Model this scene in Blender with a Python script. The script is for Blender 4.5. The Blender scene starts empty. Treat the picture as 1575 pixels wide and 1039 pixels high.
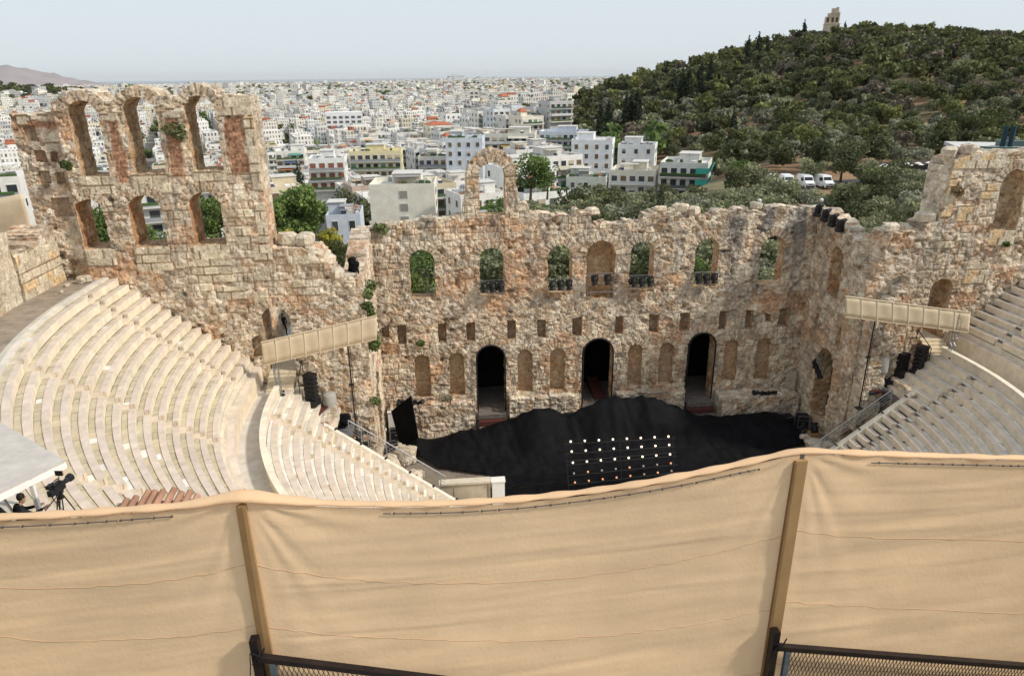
import bpy, math, random
import numpy as np
from mathutils import Vector, Matrix
R_ = math.radians
PI = math.pi
random.seed(7)
rng = np.random.default_rng(11)
scene = bpy.context.scene
C = scene.collection
# ------------------------------------------------------------------ camera
CAM = np.array([-12.4033, -52.5605, 26.8453]); PITCH, YAW, ROLL, FPX = .3608, .1010, -.0109, 1067.4
cd = bpy.data.cameras.new("camera"); cam = bpy.data.objects.new("camera", cd); C.objects.link(cam)
Fv = Vector((math.sin(YAW)*math.cos(PITCH), math.cos(YAW)*math.cos(PITCH), -math.sin(PITCH)))
Rv = Vector((math.cos(YAW), -math.sin(YAW), 0)); Uv = Rv.cross(Fv)
R2 = Rv*math.cos(ROLL)+Uv*math.sin(ROLL); U2 = -Rv*math.sin(ROLL)+Uv*math.cos(ROLL)
m = Matrix((R2, U2, -Fv)).transposed().to_4x4(); m.translation = Vector(CAM); cam.matrix_world = m
cd.sensor_width = 36; cd.lens = 36*FPX/1575; cd.clip_start = .1; cd.clip_end = 200000
scene.camera = cam
# ------------------------------------------------------------------ sky and sun
SUN_EL, SUN_AZ = R_(40), R_(20)          # azimuth measured from +X towards -Y
sd = Vector((math.cos(SUN_EL)*math.cos(SUN_AZ), -math.cos(SUN_EL)*math.sin(SUN_AZ), math.sin(SUN_EL)))
w = bpy.data.worlds.new("World"); scene.world = w; w.use_nodes = True
nt = w.node_tree; bg = nt.nodes['Background']
sky = nt.nodes.new('ShaderNodeTexSky'); sky.sky_type = 'NISHITA'; sky.sun_disc = False
sky.sun_elevation = SUN_EL; sky.sun_rotation = PI/2+SUN_AZ
sky.altitude = 100; sky.air_density = 1.0; sky.dust_density = 1.5; sky.ozone_density = 1.5
# high thin haze: the clear-sky colour is mostly veiled by an even pale grey-blue
hz = nt.nodes.new('ShaderNodeMix'); hz.data_type = 'RGBA'; hz.inputs[0].default_value = .86; hz.inputs[7].default_value = (6.45, 7.05, 7.55, 1)
nt.links.new(sky.outputs[0], hz.inputs[6]); nt.links.new(hz.outputs[2], bg.inputs[0])
bg.inputs['Strength'].default_value = .1
sl = bpy.data.lights.new("sun", 'SUN'); so = bpy.data.objects.new("sun", sl); C.objects.link(so)
sl.energy = 3.0; sl.angle = R_(5); sl.color = (1, .93, .82)
so.rotation_euler = sd.to_track_quat('Z', 'Y').to_euler(); so.location = (60, -60, 90)
scene.view_settings.view_transform = 'Standard'; scene.view_settings.look = 'None'
scene.view_settings.exposure = .24; scene.view_settings.gamma = 1

# ------------------------------------------------------------------ materials
def mat(name, col=(.5, .5, .5), rough=.85, attr=None, nscale=0, namt=.0, bump=0, bscale=10, metal=0, emit=0, detail=5, spec=.3, vor=0, vscale=3, transl=0):
    M = bpy.data.materials.new(name); M.use_nodes = True; t = M.node_tree; b = t.nodes['Principled BSDF']
    b.inputs['Roughness'].default_value = rough; b.inputs['Metallic'].default_value = metal
    b.inputs['Specular IOR Level'].default_value = spec
    tc = t.nodes.new('ShaderNodeTexCoord'); src = None
    if attr:
        a = t.nodes.new('ShaderNodeAttribute'); a.attribute_name = attr; src = a.outputs['Color']
    else:
        r = t.nodes.new('ShaderNodeRGB'); r.outputs[0].default_value = (*col, 1); src = r.outputs[0]
    if namt:
        n = t.nodes.new('ShaderNodeTexNoise'); n.inputs['Scale'].default_value = nscale; n.inputs['Detail'].default_value = detail
        n.inputs['Roughness'].default_value = .65
        t.links.new(tc.outputs['Object'], n.inputs['Vector'])
        mr = t.nodes.new('ShaderNodeMapRange'); mr.inputs[1].default_value = .3; mr.inputs[2].default_value = .7
        mr.inputs[3].default_value = 1-namt; mr.inputs[4].default_value = 1+namt
        t.links.new(n.outputs['Fac'], mr.inputs[0])
        v = t.nodes.new('ShaderNodeVectorMath'); v.operation = 'SCALE'
        t.links.new(src, v.inputs[0]); t.links.new(mr.outputs[0], v.inputs['Scale']); src = v.outputs[0]
    t.links.new(src, b.inputs['Base Color'])
    if bump or vor:
        prev = None
        if bump:
            n = t.nodes.new('ShaderNodeTexNoise'); n.inputs['Scale'].default_value = bscale; n.inputs['Detail'].default_value = 8
            n.inputs['Roughness'].default_value = .7
            t.links.new(tc.outputs['Object'], n.inputs['Vector'])
            bp = t.nodes.new('ShaderNodeBump'); bp.inputs['Strength'].default_value = 1; bp.inputs['Distance'].default_value = bump
            t.links.new(n.outputs['Fac'], bp.inputs['Height']); prev = bp
        if vor:
            n = t.nodes.new('ShaderNodeTexVoronoi'); n.inputs['Scale'].default_value = vscale
            t.links.new(tc.outputs['Object'], n.inputs['Vector'])
            bp = t.nodes.new('ShaderNodeBump'); bp.invert = True; bp.inputs['Distance'].default_value = vor
            t.links.new(n.outputs['Distance'], bp.inputs['Height'])
            if prev: t.links.new(prev.outputs[0], bp.inputs['Normal'])
            prev = bp
        t.links.new(prev.outputs[0], b.inputs['Normal'])
    if emit:
        b.inputs['Emission Color'].default_value = (*col, 1); b.inputs['Emission Strength'].default_value = emit
    if transl:
        tr = t.nodes.new('ShaderNodeBsdfTranslucent'); mx = t.nodes.new('ShaderNodeMixShader'); mx.inputs[0].default_value = transl
        t.links.new(src, tr.inputs['Color']); t.links.new(b.outputs[0], mx.inputs[1]); t.links.new(tr.outputs[0], mx.inputs[2])
        t.links.new(mx.outputs[0], t.nodes['Material Output'].inputs['Surface'])
    return M
M_STONE = mat('ancient_stone', attr='Col', nscale=3.4, namt=.34, bump=.06, bscale=7, detail=11, rough=.95, spec=.08, vor=.03, vscale=5)
def stone_pores(M):
    t = M.node_tree; b = t.nodes['Principled BSDF']; src = b.inputs['Base Color'].links[0].from_socket; tc = [q for q in t.nodes if q.type == 'TEX_COORD'][0]
    n = t.nodes.new('ShaderNodeTexNoise'); n.inputs['Scale'].default_value = 5.5; n.inputs['Detail'].default_value = 11; n.inputs['Roughness'].default_value = .75
    t.links.new(tc.outputs['Object'], n.inputs['Vector']); r = t.nodes.new('ShaderNodeValToRGB'); r.color_ramp.elements[0].position = .36; r.color_ramp.elements[0].color = (.30, .22, .16, 1); r.color_ramp.elements[1].position = .47; r.color_ramp.elements[1].color = (1, 1, 1, 1)
    t.links.new(n.outputs['Fac'], r.inputs[0]); m = t.nodes.new('ShaderNodeMix'); m.data_type = 'RGBA'; m.blend_type = 'MULTIPLY'; m.inputs[0].default_value = .7; t.links.new(src, m.inputs[6]); t.links.new(r.outputs[0], m.inputs[7]); t.links.new(m.outputs[2], b.inputs['Base Color'])
stone_pores(M_STONE)
M_MARBLE = mat('marble', attr='Col', nscale=1.6, namt=.17, bump=.006, bscale=7, rough=.6, spec=.25, detail=8)
M_BLACK = mat('black_cloth', (.006, .006, .0075), .75, nscale=1.5, namt=.5, bump=.05, bscale=1.3, spec=.09)
M_BMET = mat('black_metal', (.012, .012, .014), .5, nscale=20, namt=.3)
M_GMET = mat('grey_metal', (.32, .33, .34), .4, metal=.7, nscale=20, namt=.2)
M_WHITE = mat('white_paint', (.78, .77, .74), .6, nscale=3, namt=.06)
M_LEAF = mat('foliage', attr='Col', rough=.75, transl=.25)
M_BARK = mat('bark', (.10, .075, .05), .95, nscale=4, namt=.3, bump=.03, bscale=8)
M_COL = mat('painted', attr='Col', rough=.8, nscale=.7, namt=.13, detail=8)
M_WOOD = mat('wood', (.33, .20, .10), .8, nscale=6, namt=.25)
M_RED = mat('red_brown_boards', (.095, .03, .025), .6, nscale=3, namt=.3)
M_BANNER = mat('banner_fabric', (.72, .60, .43), .85, nscale=2, namt=.07, transl=.15)
M_ROCK = mat('rock', (.36, .31, .25), .95, nscale=1.8, namt=.35, bump=.07, bscale=3)

# ------------------------------------------------------------------ object helpers
def tag(o, label=None, cat=None, group=None, kind=None):
    if label: o['label'] = label
    if cat: o['category'] = cat
    if group: o['group'] = group
    if kind: o['kind'] = kind
    return o
def empty(name, loc=(0, 0, 0), rz=0, label=None, cat=None, group=None):
    o = bpy.data.objects.new(name, None); C.objects.link(o); o.location = loc; o.rotation_euler = (0, 0, rz)
    o.empty_display_size = .2
    return tag(o, label, cat, group)
def mesh_obj(name, V, F, mats, parent=None, cols=None, mi=None, smooth=False):
    me = bpy.data.meshes.new(name)
    V = np.asarray(V, dtype=np.float32)
    if isinstance(F, np.ndarray):
        n, k = F.shape
        me.vertices.add(len(V)); me.vertices.foreach_set('co', V.ravel())
        me.loops.add(n*k); me.loops.foreach_set('vertex_index', F.astype(np.int32).ravel())
        me.polygons.add(n); me.polygons.foreach_set('loop_start', np.arange(0, n*k, k, dtype=np.int32))
        me.update(calc_edges=True); me.validate()
    else:
        me.from_pydata([tuple(map(float, v)) for v in V], [], F); me.update()
    if not isinstance(mats, (list, tuple)): mats = [mats]
    for q in mats: me.materials.append(q)
    if mi is not None and len(mi) == len(me.polygons): me.polygons.foreach_set('material_index', np.asarray(mi, dtype=np.int32))
    if cols is not None:
        cols = np.asarray(cols, dtype=np.float32)
        if len(cols) == len(V): dom = 'POINT'
        else:
            dom = 'CORNER'; cols = np.repeat(cols, [p.loop_total for p in me.polygons], axis=0)
        a = me.color_attributes.new('Col', 'FLOAT_COLOR', dom)
        a.data.foreach_set('color', np.concatenate([cols, np.ones((len(cols), 1), np.float32)], 1).ravel())
    me.polygons.foreach_set('use_smooth', np.full(len(me.polygons), bool(smooth)))
    o = bpy.data.objects.new(name, me); C.objects.link(o)
    if parent: o.parent = parent
    return o
class MB:
    def __init__(s): s.v = []; s.f = []; s.c = []; s.m = []; s.col = (.5, .5, .5); s.mi = 0
    def face(s, idx): s.f.append(idx); s.c.append(s.col); s.m.append(s.mi)
    def pts(s, P): k = len(s.v); s.v.extend([tuple(p) for p in P]); return k
    def hexa(s, P, top=None):
        k = s.pts(P)
        for j, q in enumerate(((3, 2, 1, 0), (4, 5, 6, 7), (0, 1, 5, 4), (1, 2, 6, 5), (2, 3, 7, 6), (3, 0, 4, 7))):
            s.face([k+i for i in q])
            if top is not None and j == 1: s.c[-1] = top
    def box(s, c, d, rz=0, rx=0, ry=0, taper=1, top=None):
        hx, hy, hz = d[0]/2, d[1]/2, d[2]/2
        P = [Vector((x*hx*(taper if z > 0 else 1), y*hy*(taper if z > 0 else 1), z*hz)) for z in (-1, 1) for x, y in ((-1, -1), (1, -1), (1, 1), (-1, 1))]
        if rx or ry or rz:
            M = Matrix.Rotation(rz, 3, 'Z') @ Matrix.Rotation(ry, 3, 'Y') @ Matrix.Rotation(rx, 3, 'X'); P = [M @ p for p in P]
        s.hexa([p+Vector(c) for p in P], top)
    def bxy(s, x0, x1, y0, y1, z0, z1, top=None): s.box(((x0+x1)/2, (y0+y1)/2, (z0+z1)/2), (x1-x0, y1-y0, z1-z0), top=top)
    def tube(s, a, b, r, r2=None, n=8, caps=True):
        a = Vector(a); b = Vector(b); d = (b-a).normalized(); u = d.orthogonal().normalized(); v = d.cross(u); r2 = r if r2 is None else r2
        k = s.pts([a+(u*math.cos(t)+v*math.sin(t))*r for t in [2*PI*i/n for i in range(n)]]+[b+(u*math.cos(t)+v*math.sin(t))*r2 for t in [2*PI*i/n for i in range(n)]])
        for i in range(n): j = (i+1) % n; s.face([k+i, k+j, k+n+j, k+n+i])
        if caps: s.face([k+i for i in range(n)][::-1]); s.face([k+n+i for i in range(n)])
    def path(s, P, r, n=6):
        for a, b in zip(P[:-1], P[1:]): s.tube(a, b, r, n=n)
    def lathe(s, c, prof, n=16, axis=None):
        c = Vector(c); k = len(s.v); M = Vector((0, 0, 1)).rotation_difference(Vector(axis)).to_matrix() if axis else Matrix.Identity(3)
        for r, z in prof: s.pts([c+M @ Vector((r*math.cos(2*PI*i/n), r*math.sin(2*PI*i/n), z)) for i in range(n)])
        for a in range(len(prof)-1):
            for i in range(n): j = (i+1) % n; s.face([k+a*n+i, k+a*n+j, k+(a+1)*n+j, k+(a+1)*n+i])
        s.face([k+i for i in range(n)][::-1]); s.face([k+(len(prof)-1)*n+i for i in range(n)])
    def rock(s, c, d, seed=0, n=2):
        r = random.Random(seed); k0 = len(s.v); N = 7; L = 5
        for a in range(L+1):
            ph = -PI/2+PI*a/L
            for i in range(N):
                t = 2*PI*i/N; q = 1+r.uniform(-.22, .22)
                e = .6
                cx = math.copysign(abs(math.cos(t)*math.cos(ph))**e, math.cos(t)*math.cos(ph)); cy = math.copysign(abs(math.sin(t)*math.cos(ph))**e, math.sin(t)*math.cos(ph)); cz = math.copysign(abs(math.sin(ph))**e, math.sin(ph))
                s.v.append((c[0]+cx*d[0]/2*q, c[1]+cy*d[1]/2*q, c[2]+cz*d[2]/2*(1+r.uniform(-.1, .1))))
        for a in range(L):
            for i in range(N): j = (i+1) % N; s.face([k0+a*N+i, k0+a*N+j, k0+(a+1)*N+j, k0+(a+1)*N+i])
    def build(s, name, mats, parent=None, smooth=False):
        usecol = any(m.node_tree.nodes.get('Attribute') for m in (mats if isinstance(mats, (list, tuple)) else [mats]))
        return mesh_obj(name, s.v, s.f, mats, parent, s.c if usecol else None, s.m, smooth)
def copy_tree(o, parent=None):
    c = o.copy(); C.objects.link(c); c.parent = parent
    for ch in o.children: copy_tree(ch, c)
    return c
# ------------------------------------------------------------------ noise
def hsh(ix, iy, s=0):
    h = (ix.astype(np.int64)*374761393+iy.astype(np.int64)*668265263+s*974711+1013) & 0xffffffff
    h = ((h ^ (h >> 13))*1274126177) & 0xffffffff; h = (h ^ (h >> 16)) & 0xffffffff
    h = (h*2246822519) & 0xffffffff; h ^= h >> 15
    return (h & 0xffffff)/float(0xffffff)
def vnoise(x, y, s=0):
    ix = np.floor(x); iy = np.floor(y); fx = x-ix; fy = y-iy; fx = fx*fx*(3-2*fx); fy = fy*fy*(3-2*fy); ix = ix.astype(np.int64); iy = iy.astype(np.int64)
    a = hsh(ix, iy, s); b = hsh(ix+1, iy, s); c = hsh(ix, iy+1, s); d = hsh(ix+1, iy+1, s)
    return a+(b-a)*fx+(c-a)*fy+(a-b-c+d)*fx*fy
def fbm(x, y, s=0, o=4):
    r = 0; a = .5; t = 0
    for i in range(o): r = r+a*vnoise(x*2**i, y*2**i, s+i*17); t += a; a *= .5
    return r/t
def worley(x, y, s=0):
    ix = np.floor(x).astype(np.int64); iy = np.floor(y).astype(np.int64); f1 = np.full(x.shape, 9.); f2 = np.full(x.shape, 9.); cid = np.zeros(x.shape)
    for dx in (-1, 0, 1):
        for dy in (-1, 0, 1):
            jx = ix+dx; jy = iy+dy; d = np.hypot(jx+.1+.8*hsh(jx, jy, s)-x, jy+.1+.8*hsh(jx, jy, s+5)-y)
            n = d < f1; f2 = np.where(n, f1, np.minimum(f2, d)); cid = np.where(n, hsh(jx, jy, s+9), cid); f1 = np.where(n, d, f1)
    return f1, f2, cid
def sst(a, b, x): t = np.clip((x-a)/(b-a), 0, 1); return t*t*(3-2*t)
# ------------------------------------------------------------------ masonry
PAL = np.array([(.63, .51, .385), (.57, .445, .32), (.52, .375, .25), (.51, .445, .355), (.72, .635, .52), (.60, .475, .345), (.45, .36, .27), (.70, .60, .455)])
def masonry(u, z, seed=0, rub=.5, grey=0, ch=.52, cw=.85, bricks=(), clean=()):
    """outward displacement and colour of an eroded block wall at wall coordinates u, z"""
    wu = u+.10*(fbm(u*1.3, z*1.3, seed+3)-.5)*2; wz = z+.07*(fbm(u*1.1, z*1.1, seed+4)-.5)*2
    ci = np.floor(wz/ch).astype(np.int64); fz = wz/ch-ci
    hh = hsh(ci, ci*0+7, seed); wdt = cw*(.6+.9*hh)
    bu = wu/wdt+hh*7; bi = np.floor(bu).astype(np.int64); fb = bu-bi
    # random split of blocks
    sp = .3+.4*hsh(bi, ci, seed+21); spl = hsh(bi, ci, seed+22) > .45
    sub = np.where(spl & (fb > sp), 1, 0); lo = np.where(sub == 1, sp, 0); hi = np.where(spl & (sub == 0), sp, 1)
    e = np.minimum(np.minimum(fb-lo, hi-fb)*wdt, np.minimum(fz, 1-fz)*ch)
    bid = hsh(bi*2+sub, ci, seed+23); bid2 = hsh(bi*2+sub, ci, seed+24)
    gro = np.clip(1-e/.05, 0, 1)
    d1 = (bid-.5)*.10-gro*.06
    f1, f2, cid = worley(wu/.52, wz/.40, seed+31)
    g2 = np.clip(1-(f2-f1)/.10, 0, 1)
    d2 = (cid-.5)*.11-g2*.06-.01
    big = fbm(u*.22, z*.22, seed+41, 3)
    rub = rub(u, z) if callable(rub) else rub
    k = sst(.60-.30*rub, .66-.30*rub, big+.12*(bid2-.5))
    er = fbm(u*.9, z*.9, seed+43, 5)-.5; fine = fbm(u*5, z*5, seed+44, 3)-.5
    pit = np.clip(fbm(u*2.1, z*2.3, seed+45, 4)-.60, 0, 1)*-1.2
    disp = d1*(1-k)+d2*k+er*.13+fine*.13+pit*(.35+.4*k)
    pi = np.clip((bid*8).astype(int), 0, 7); pj = np.clip((cid*8).astype(int), 0, 7)
    c = PAL[pi]*(1-k)[..., None]+PAL[pj]*k[..., None]
    st = fbm(u*.35+9, z*.45, seed+51, 5); o = sst(.55, .66, st)[..., None]
    c = c*(1-.62*o)+np.array((.56, .31, .17))*.62*o
    wh = sst(.54, .64, fbm(u*.6, z*.8, seed+52, 5))[..., None]*.55
    c = c*(1-wh)+np.array((.74, .66, .53))*wh
    gs = sst(.50, .64, fbm(u*1.1, z*.22, seed+53, 5))*(.25+grey)
    c = c*(1-gs[..., None])+np.array((.27, .25, .225))*gs[..., None]
    jn = gro*(1-k)*.55
    c = c*(1-jn[..., None])+np.array((.30, .21, .13))*jn[..., None]
    jn = g2*k*.7
    c = c*(1-jn[..., None])+np.array((.50, .35, .24))*jn[..., None]
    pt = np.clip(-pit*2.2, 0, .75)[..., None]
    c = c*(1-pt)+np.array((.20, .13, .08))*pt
    c = c*(.80+.40*fbm(u*3, z*3, seed+54, 3))[..., None]*(.62+.72*fbm(u*.9, z*.8, seed+55, 4))[..., None]
    wt = sst(.60, .72, fbm(u*2.6, z*2.2, seed+56, 4))[..., None]*.6; c = c*(1-wt)+np.array((.78, .71, .60))*wt
    for (u0, u1, z0, z1) in clean:           # re-used or restored squared blocks, pale and crisp
        q = np.minimum(np.minimum(u-u0, u1-u), np.minimum(z-z0, z1-z))+(fbm(u*1.5, z*1.5, 78, 2)-.5)*.12
        mk = q > 0; r_ = np.floor((z-z0)/.52); f_ = (z-z0)/.52-r_; bb = (u-u0)/.86+.5*(r_ % 2)+.2*hsh(r_, r_*0, seed); b_ = np.floor(bb); fb_ = bb-b_
        je = np.minimum(np.minimum(f_, 1-f_)*.52, np.minimum(fb_, 1-fb_)*.86) < .022
        hb = hsh(b_, r_, seed+97); cb = np.array((.68, .59, .45))*(.78+.34*hb)[..., None]*np.array((1, 1, 1))*(.86+.28*fbm(u*2.2, z*2.2, seed+98, 4))[..., None]
        cb = np.where((hb > .8)[..., None], cb*np.array((.95, .80, .62)), cb); cb = np.where(je[..., None], np.array((.30, .22, .14)), cb)
        c = np.where(mk[..., None], cb, c); disp = np.where(mk, .05+(hb-.5)*.05+fine*.03-je*.045, disp)
    for (u0, u1, z0, z1) in bricks:
        n = (fbm(u*2.2, z*2.2, 77, 3)-.5)*.9
        q = np.minimum(np.minimum(u-u0, u1-u), np.minimum(z-z0, z1-z))+n*.35
        bk = sst(0, .1, q)
        bc = np.array((.34, .17, .10))*(.7+.6*hsh(np.floor(u/.3+np.floor(z/.14)*.5), np.floor(z/.14), 3))[..., None]
        bc = bc*(1-.45*hsh(np.floor(u*9), np.floor(z/.14), 8)[..., None])+np.array((.50, .38, .27))*.35*hsh(np.floor(u*7), np.floor(z/.14), 9)[..., None]
        c = c*(1-bk[..., None])+bc*bk[..., None]; disp = disp*(1-.6*bk)-.03*bk
    return disp, np.clip(c, .02, .8)
def arch(uc, w, zs, top): return ('a', uc, w, zs, top-w)
def rect(u0, u1, z0, z1): return ('r', u0, u1, z0, z1)
def holedist(h, u, z):
    if h[0] == 'a':
        _, uc, w, zs, zt = h[:5]
        return np.where(z < zt, np.maximum(np.abs(u-uc)-w, zs-z), np.hypot(u-uc, z-zt)-w)
    _, u0, u1, z0, z1 = h[:5]
    return np.maximum(np.abs(u-(u0+u1)/2)-(u1-u0)/2, np.abs(z-(z0+z1)/2)-(z1-z0)/2)
def wall(name, O, U, N, u0, u1, z0, prof, T, parent=None, holes=(), niches=(), g=.09, seed=0, rub=.5, grey=0, jit=.16, amp=1., bricks=(), greyf=None, dfun=None, capseed=0, clean=(), ch=.52, cw=.85, label=None, cat=None, group=None, jw=.55, reveal=True):
    """displaced masonry slab.  prof: [(u, ztop)...]; holes cut through, niches = (hole, depth)"""
    O = np.array(O, float); U = np.array(U, float); N = np.array(N, float); Z = np.array((0, 0, 1.))
    pu, pz = zip(*prof); z1 = max(pz)+.5
    nu = int((u1-u0)/g)+1; nz = int((z1-z0)/g)+1
    us = np.linspace(u0-g*.5, u1+g*.5, nu+1); zs = np.linspace(z0-g*.5, z1+g*.5, nz+1)
    def ztop(u):
        b = np.floor(u/jw+.3*np.sin(u*3)); return np.interp(u, pu, pz)+(hsh(b, b*0, seed+61)-.5)*2*jit+(fbm(u*1.7, u*0, seed+62)-.5)*jit*1.6
    allh = [(h, None) for h in holes]+list(niches)
    def phi(u, z, wob=True):
        p = np.minimum(np.minimum(u-u0, u1-u), np.minimum(ztop(u)-z, z-z0))
        k = np.full(u.shape, -1)
        wb = (fbm(u*2.5, z*2.5, seed+63, 3)-.5)*.22 if wob else 0
        for i, (h, d) in enumerate(allh):
            q = holedist(h, u, z)+wb*(.4 if h[0] == 'r' else .6); k = np.where(q < p, np.where(q < .35, i, k), k); p = np.minimum(p, q)
        return p, k
    uu, zz = np.meshgrid(us, zs, indexing='ij')
    p, _ = phi(uu, zz); e = .01
    gx = (phi(uu+e, zz)[0]-phi(uu-e, zz)[0])/(2*e); gz = (phi(uu, zz+e)[0]-phi(uu, zz-e)[0])/(2*e)
    gn = np.maximum(np.hypot(gx, gz), .5); gx = np.clip(gx/gn, -1, 1); gz = np.clip(gz/gn, -1, 1)
    uc = (uu[1:, 1:]+uu[:-1, :-1])/2; zc = (zz[1:, 1:]+zz[:-1, :-1])/2
    pc, kc = phi(uc, zc); solid = pc > 0
    mv = np.where(np.abs(p) < .75*g, -p, 0); us_ = uu+gx*mv; zs_ = zz+gz*mv
    gf = grey if greyf is None else grey+greyf(us_, zs_)
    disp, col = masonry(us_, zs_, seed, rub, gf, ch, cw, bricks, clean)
    for i, (h, d_n) in enumerate(allh):      # wedge-shaped arch stones round every arched opening
        if h[0] != 'a' or h[2] < .6: continue
        r_ = np.hypot(us_-h[1], zs_-h[4]); an = np.arctan2(zs_-h[4], us_-h[1]); ringw = .62 if h[2] > .8 else .42
        mk = ((r_ > h[2]-.1) & (r_ < h[2]+ringw*(.85+.3*hsh(np.floor(an/.27), np.zeros_like(an), seed+i))) & (zs_ > h[4]-.05)); fa = an/.27-np.floor(an/.27)
        jn_ = np.minimum(fa, 1-fa)*.27*r_ < .03; rr_ = hsh(np.floor(an/.27), np.full(an.shape, i), seed+90)
        vc = PAL[np.clip((rr_*8).astype(int), 0, 7)]*(.82+.36*fbm(us_*4, zs_*4, seed+91, 3))[..., None]; vc = np.where(jn_[..., None], np.array((.28, .2, .13)), vc)
        fa_ = .75; col = np.where(mk[..., None], col*(1-fa_)+vc*fa_, col); disp = np.where(mk, disp*.4+.03+(rr_-.5)*.1-jn_*.05, disp)
    depth = disp*amp
    if dfun is not None: depth = depth+dfun(us_, zs_)
    idx = np.arange(uu.size).reshape(uu.shape)
    V = O+us_[..., None]*U+zs_[..., None]*Z+depth[..., None]*N
    V = V.reshape(-1, 3); col = col.reshape(-1, 3)
    a = idx[:-1, :-1][solid]; b = idx[1:, :-1][solid]; c_ = idx[1:, 1:][solid]; d_ = idx[:-1, 1:][solid]
    flip = np.dot(np.cross(U, Z), N) < 0
    q = (lambda *t: np.stack(t if not flip else t[::-1], 1))
    FF = [q(a, b, c_, d_)]; VV = [V]; CC = [col]; base = len(V)
    # back face, coarse reuse of the same cells
    back = (O+us_[..., None]*U+zs_[..., None]*Z-(T-.05*disp)[..., None]*N).reshape(-1, 3)
    VV.append(back); CC.append(col); FF.append(q(a, d_, c_, b)+base); base += len(back)
    # boundary edges
    S = np.zeros((solid.shape[0]+2, solid.shape[1]+2), bool); S[1:-1, 1:-1] = solid
    K = np.full(S.shape, -1); K[1:-1, 1:-1] = kc
    E = []
    for (di, dj, e0, e1) in ((-1, 0, (0, 1), (0, 0)), (1, 0, (1, 0), (1, 1)), (0, -1, (0, 0), (1, 0)), (0, 1, (1, 1), (0, 1))):
        ii, jj = np.nonzero(S[1:-1, 1:-1] & ~S[1+di:S.shape[0]-1+di, 1+dj:S.shape[1]-1+dj])
        kk = K[ii+1+di, jj+1+dj]
        for i, j, k in zip(ii, jj, kk): E.append((idx[i+e0[0], j+e0[1]], idx[i+e1[0], j+e1[1]], k))
    groups = {}
    for i0, i1, k in E: groups.setdefault((T, k >= 0) if (k < 0 or allh[k][1] is None) else (allh[k][1], True), []).append((i0, i1))
    uf = us_.ravel(); zf = zs_.ravel(); df = depth.ravel(); gxf = gx.ravel(); gzf = gz.ravel()
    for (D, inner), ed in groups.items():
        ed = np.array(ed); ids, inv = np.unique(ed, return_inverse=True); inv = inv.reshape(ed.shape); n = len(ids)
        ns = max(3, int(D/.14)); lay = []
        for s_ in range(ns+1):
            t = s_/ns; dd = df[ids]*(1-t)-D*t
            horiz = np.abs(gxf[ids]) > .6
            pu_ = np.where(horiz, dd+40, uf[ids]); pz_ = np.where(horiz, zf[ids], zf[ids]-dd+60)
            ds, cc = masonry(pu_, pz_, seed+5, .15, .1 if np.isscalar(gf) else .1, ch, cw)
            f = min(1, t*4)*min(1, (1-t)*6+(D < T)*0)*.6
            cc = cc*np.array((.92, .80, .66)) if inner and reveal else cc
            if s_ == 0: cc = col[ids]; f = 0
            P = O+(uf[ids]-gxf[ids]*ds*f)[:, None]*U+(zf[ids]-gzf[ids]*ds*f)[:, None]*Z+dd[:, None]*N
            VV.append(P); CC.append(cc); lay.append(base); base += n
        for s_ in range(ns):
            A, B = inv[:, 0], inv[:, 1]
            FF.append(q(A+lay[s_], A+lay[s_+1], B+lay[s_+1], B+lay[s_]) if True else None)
    for h, D in niches:
        if h[0] == 'a': x0, x1, y0, y1 = h[1]-h[2], h[1]+h[2], h[3], h[4]+h[2]
        else: x0, x1, y0, y1 = h[1:5]
        x0 -= .15; x1 += .15; y0 -= .15; y1 += .15
        a1 = np.linspace(x0, x1, max(4, int((x1-x0)/.12))); b1 = np.linspace(y0, y1, max(4, int((y1-y0)/.12)))
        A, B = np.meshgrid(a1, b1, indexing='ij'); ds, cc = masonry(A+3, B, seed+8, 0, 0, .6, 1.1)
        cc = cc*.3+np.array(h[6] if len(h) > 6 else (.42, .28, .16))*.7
        P = O+A[..., None]*U+B[..., None]*Z+(ds*.35-D+.03)[..., None]*N; I = np.arange(A.size).reshape(A.shape)+base
        VV.append(P.reshape(-1, 3)); CC.append(cc.reshape(-1, 3)); FF.append(q(I[:-1, :-1].ravel(), I[1:, :-1].ravel(), I[1:, 1:].ravel(), I[:-1, 1:].ravel())); base += A.size
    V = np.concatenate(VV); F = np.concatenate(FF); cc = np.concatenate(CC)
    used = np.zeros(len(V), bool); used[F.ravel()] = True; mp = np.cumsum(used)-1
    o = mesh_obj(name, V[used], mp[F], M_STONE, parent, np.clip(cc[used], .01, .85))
    if label: tag(o, label, cat, group)
    return o

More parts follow.
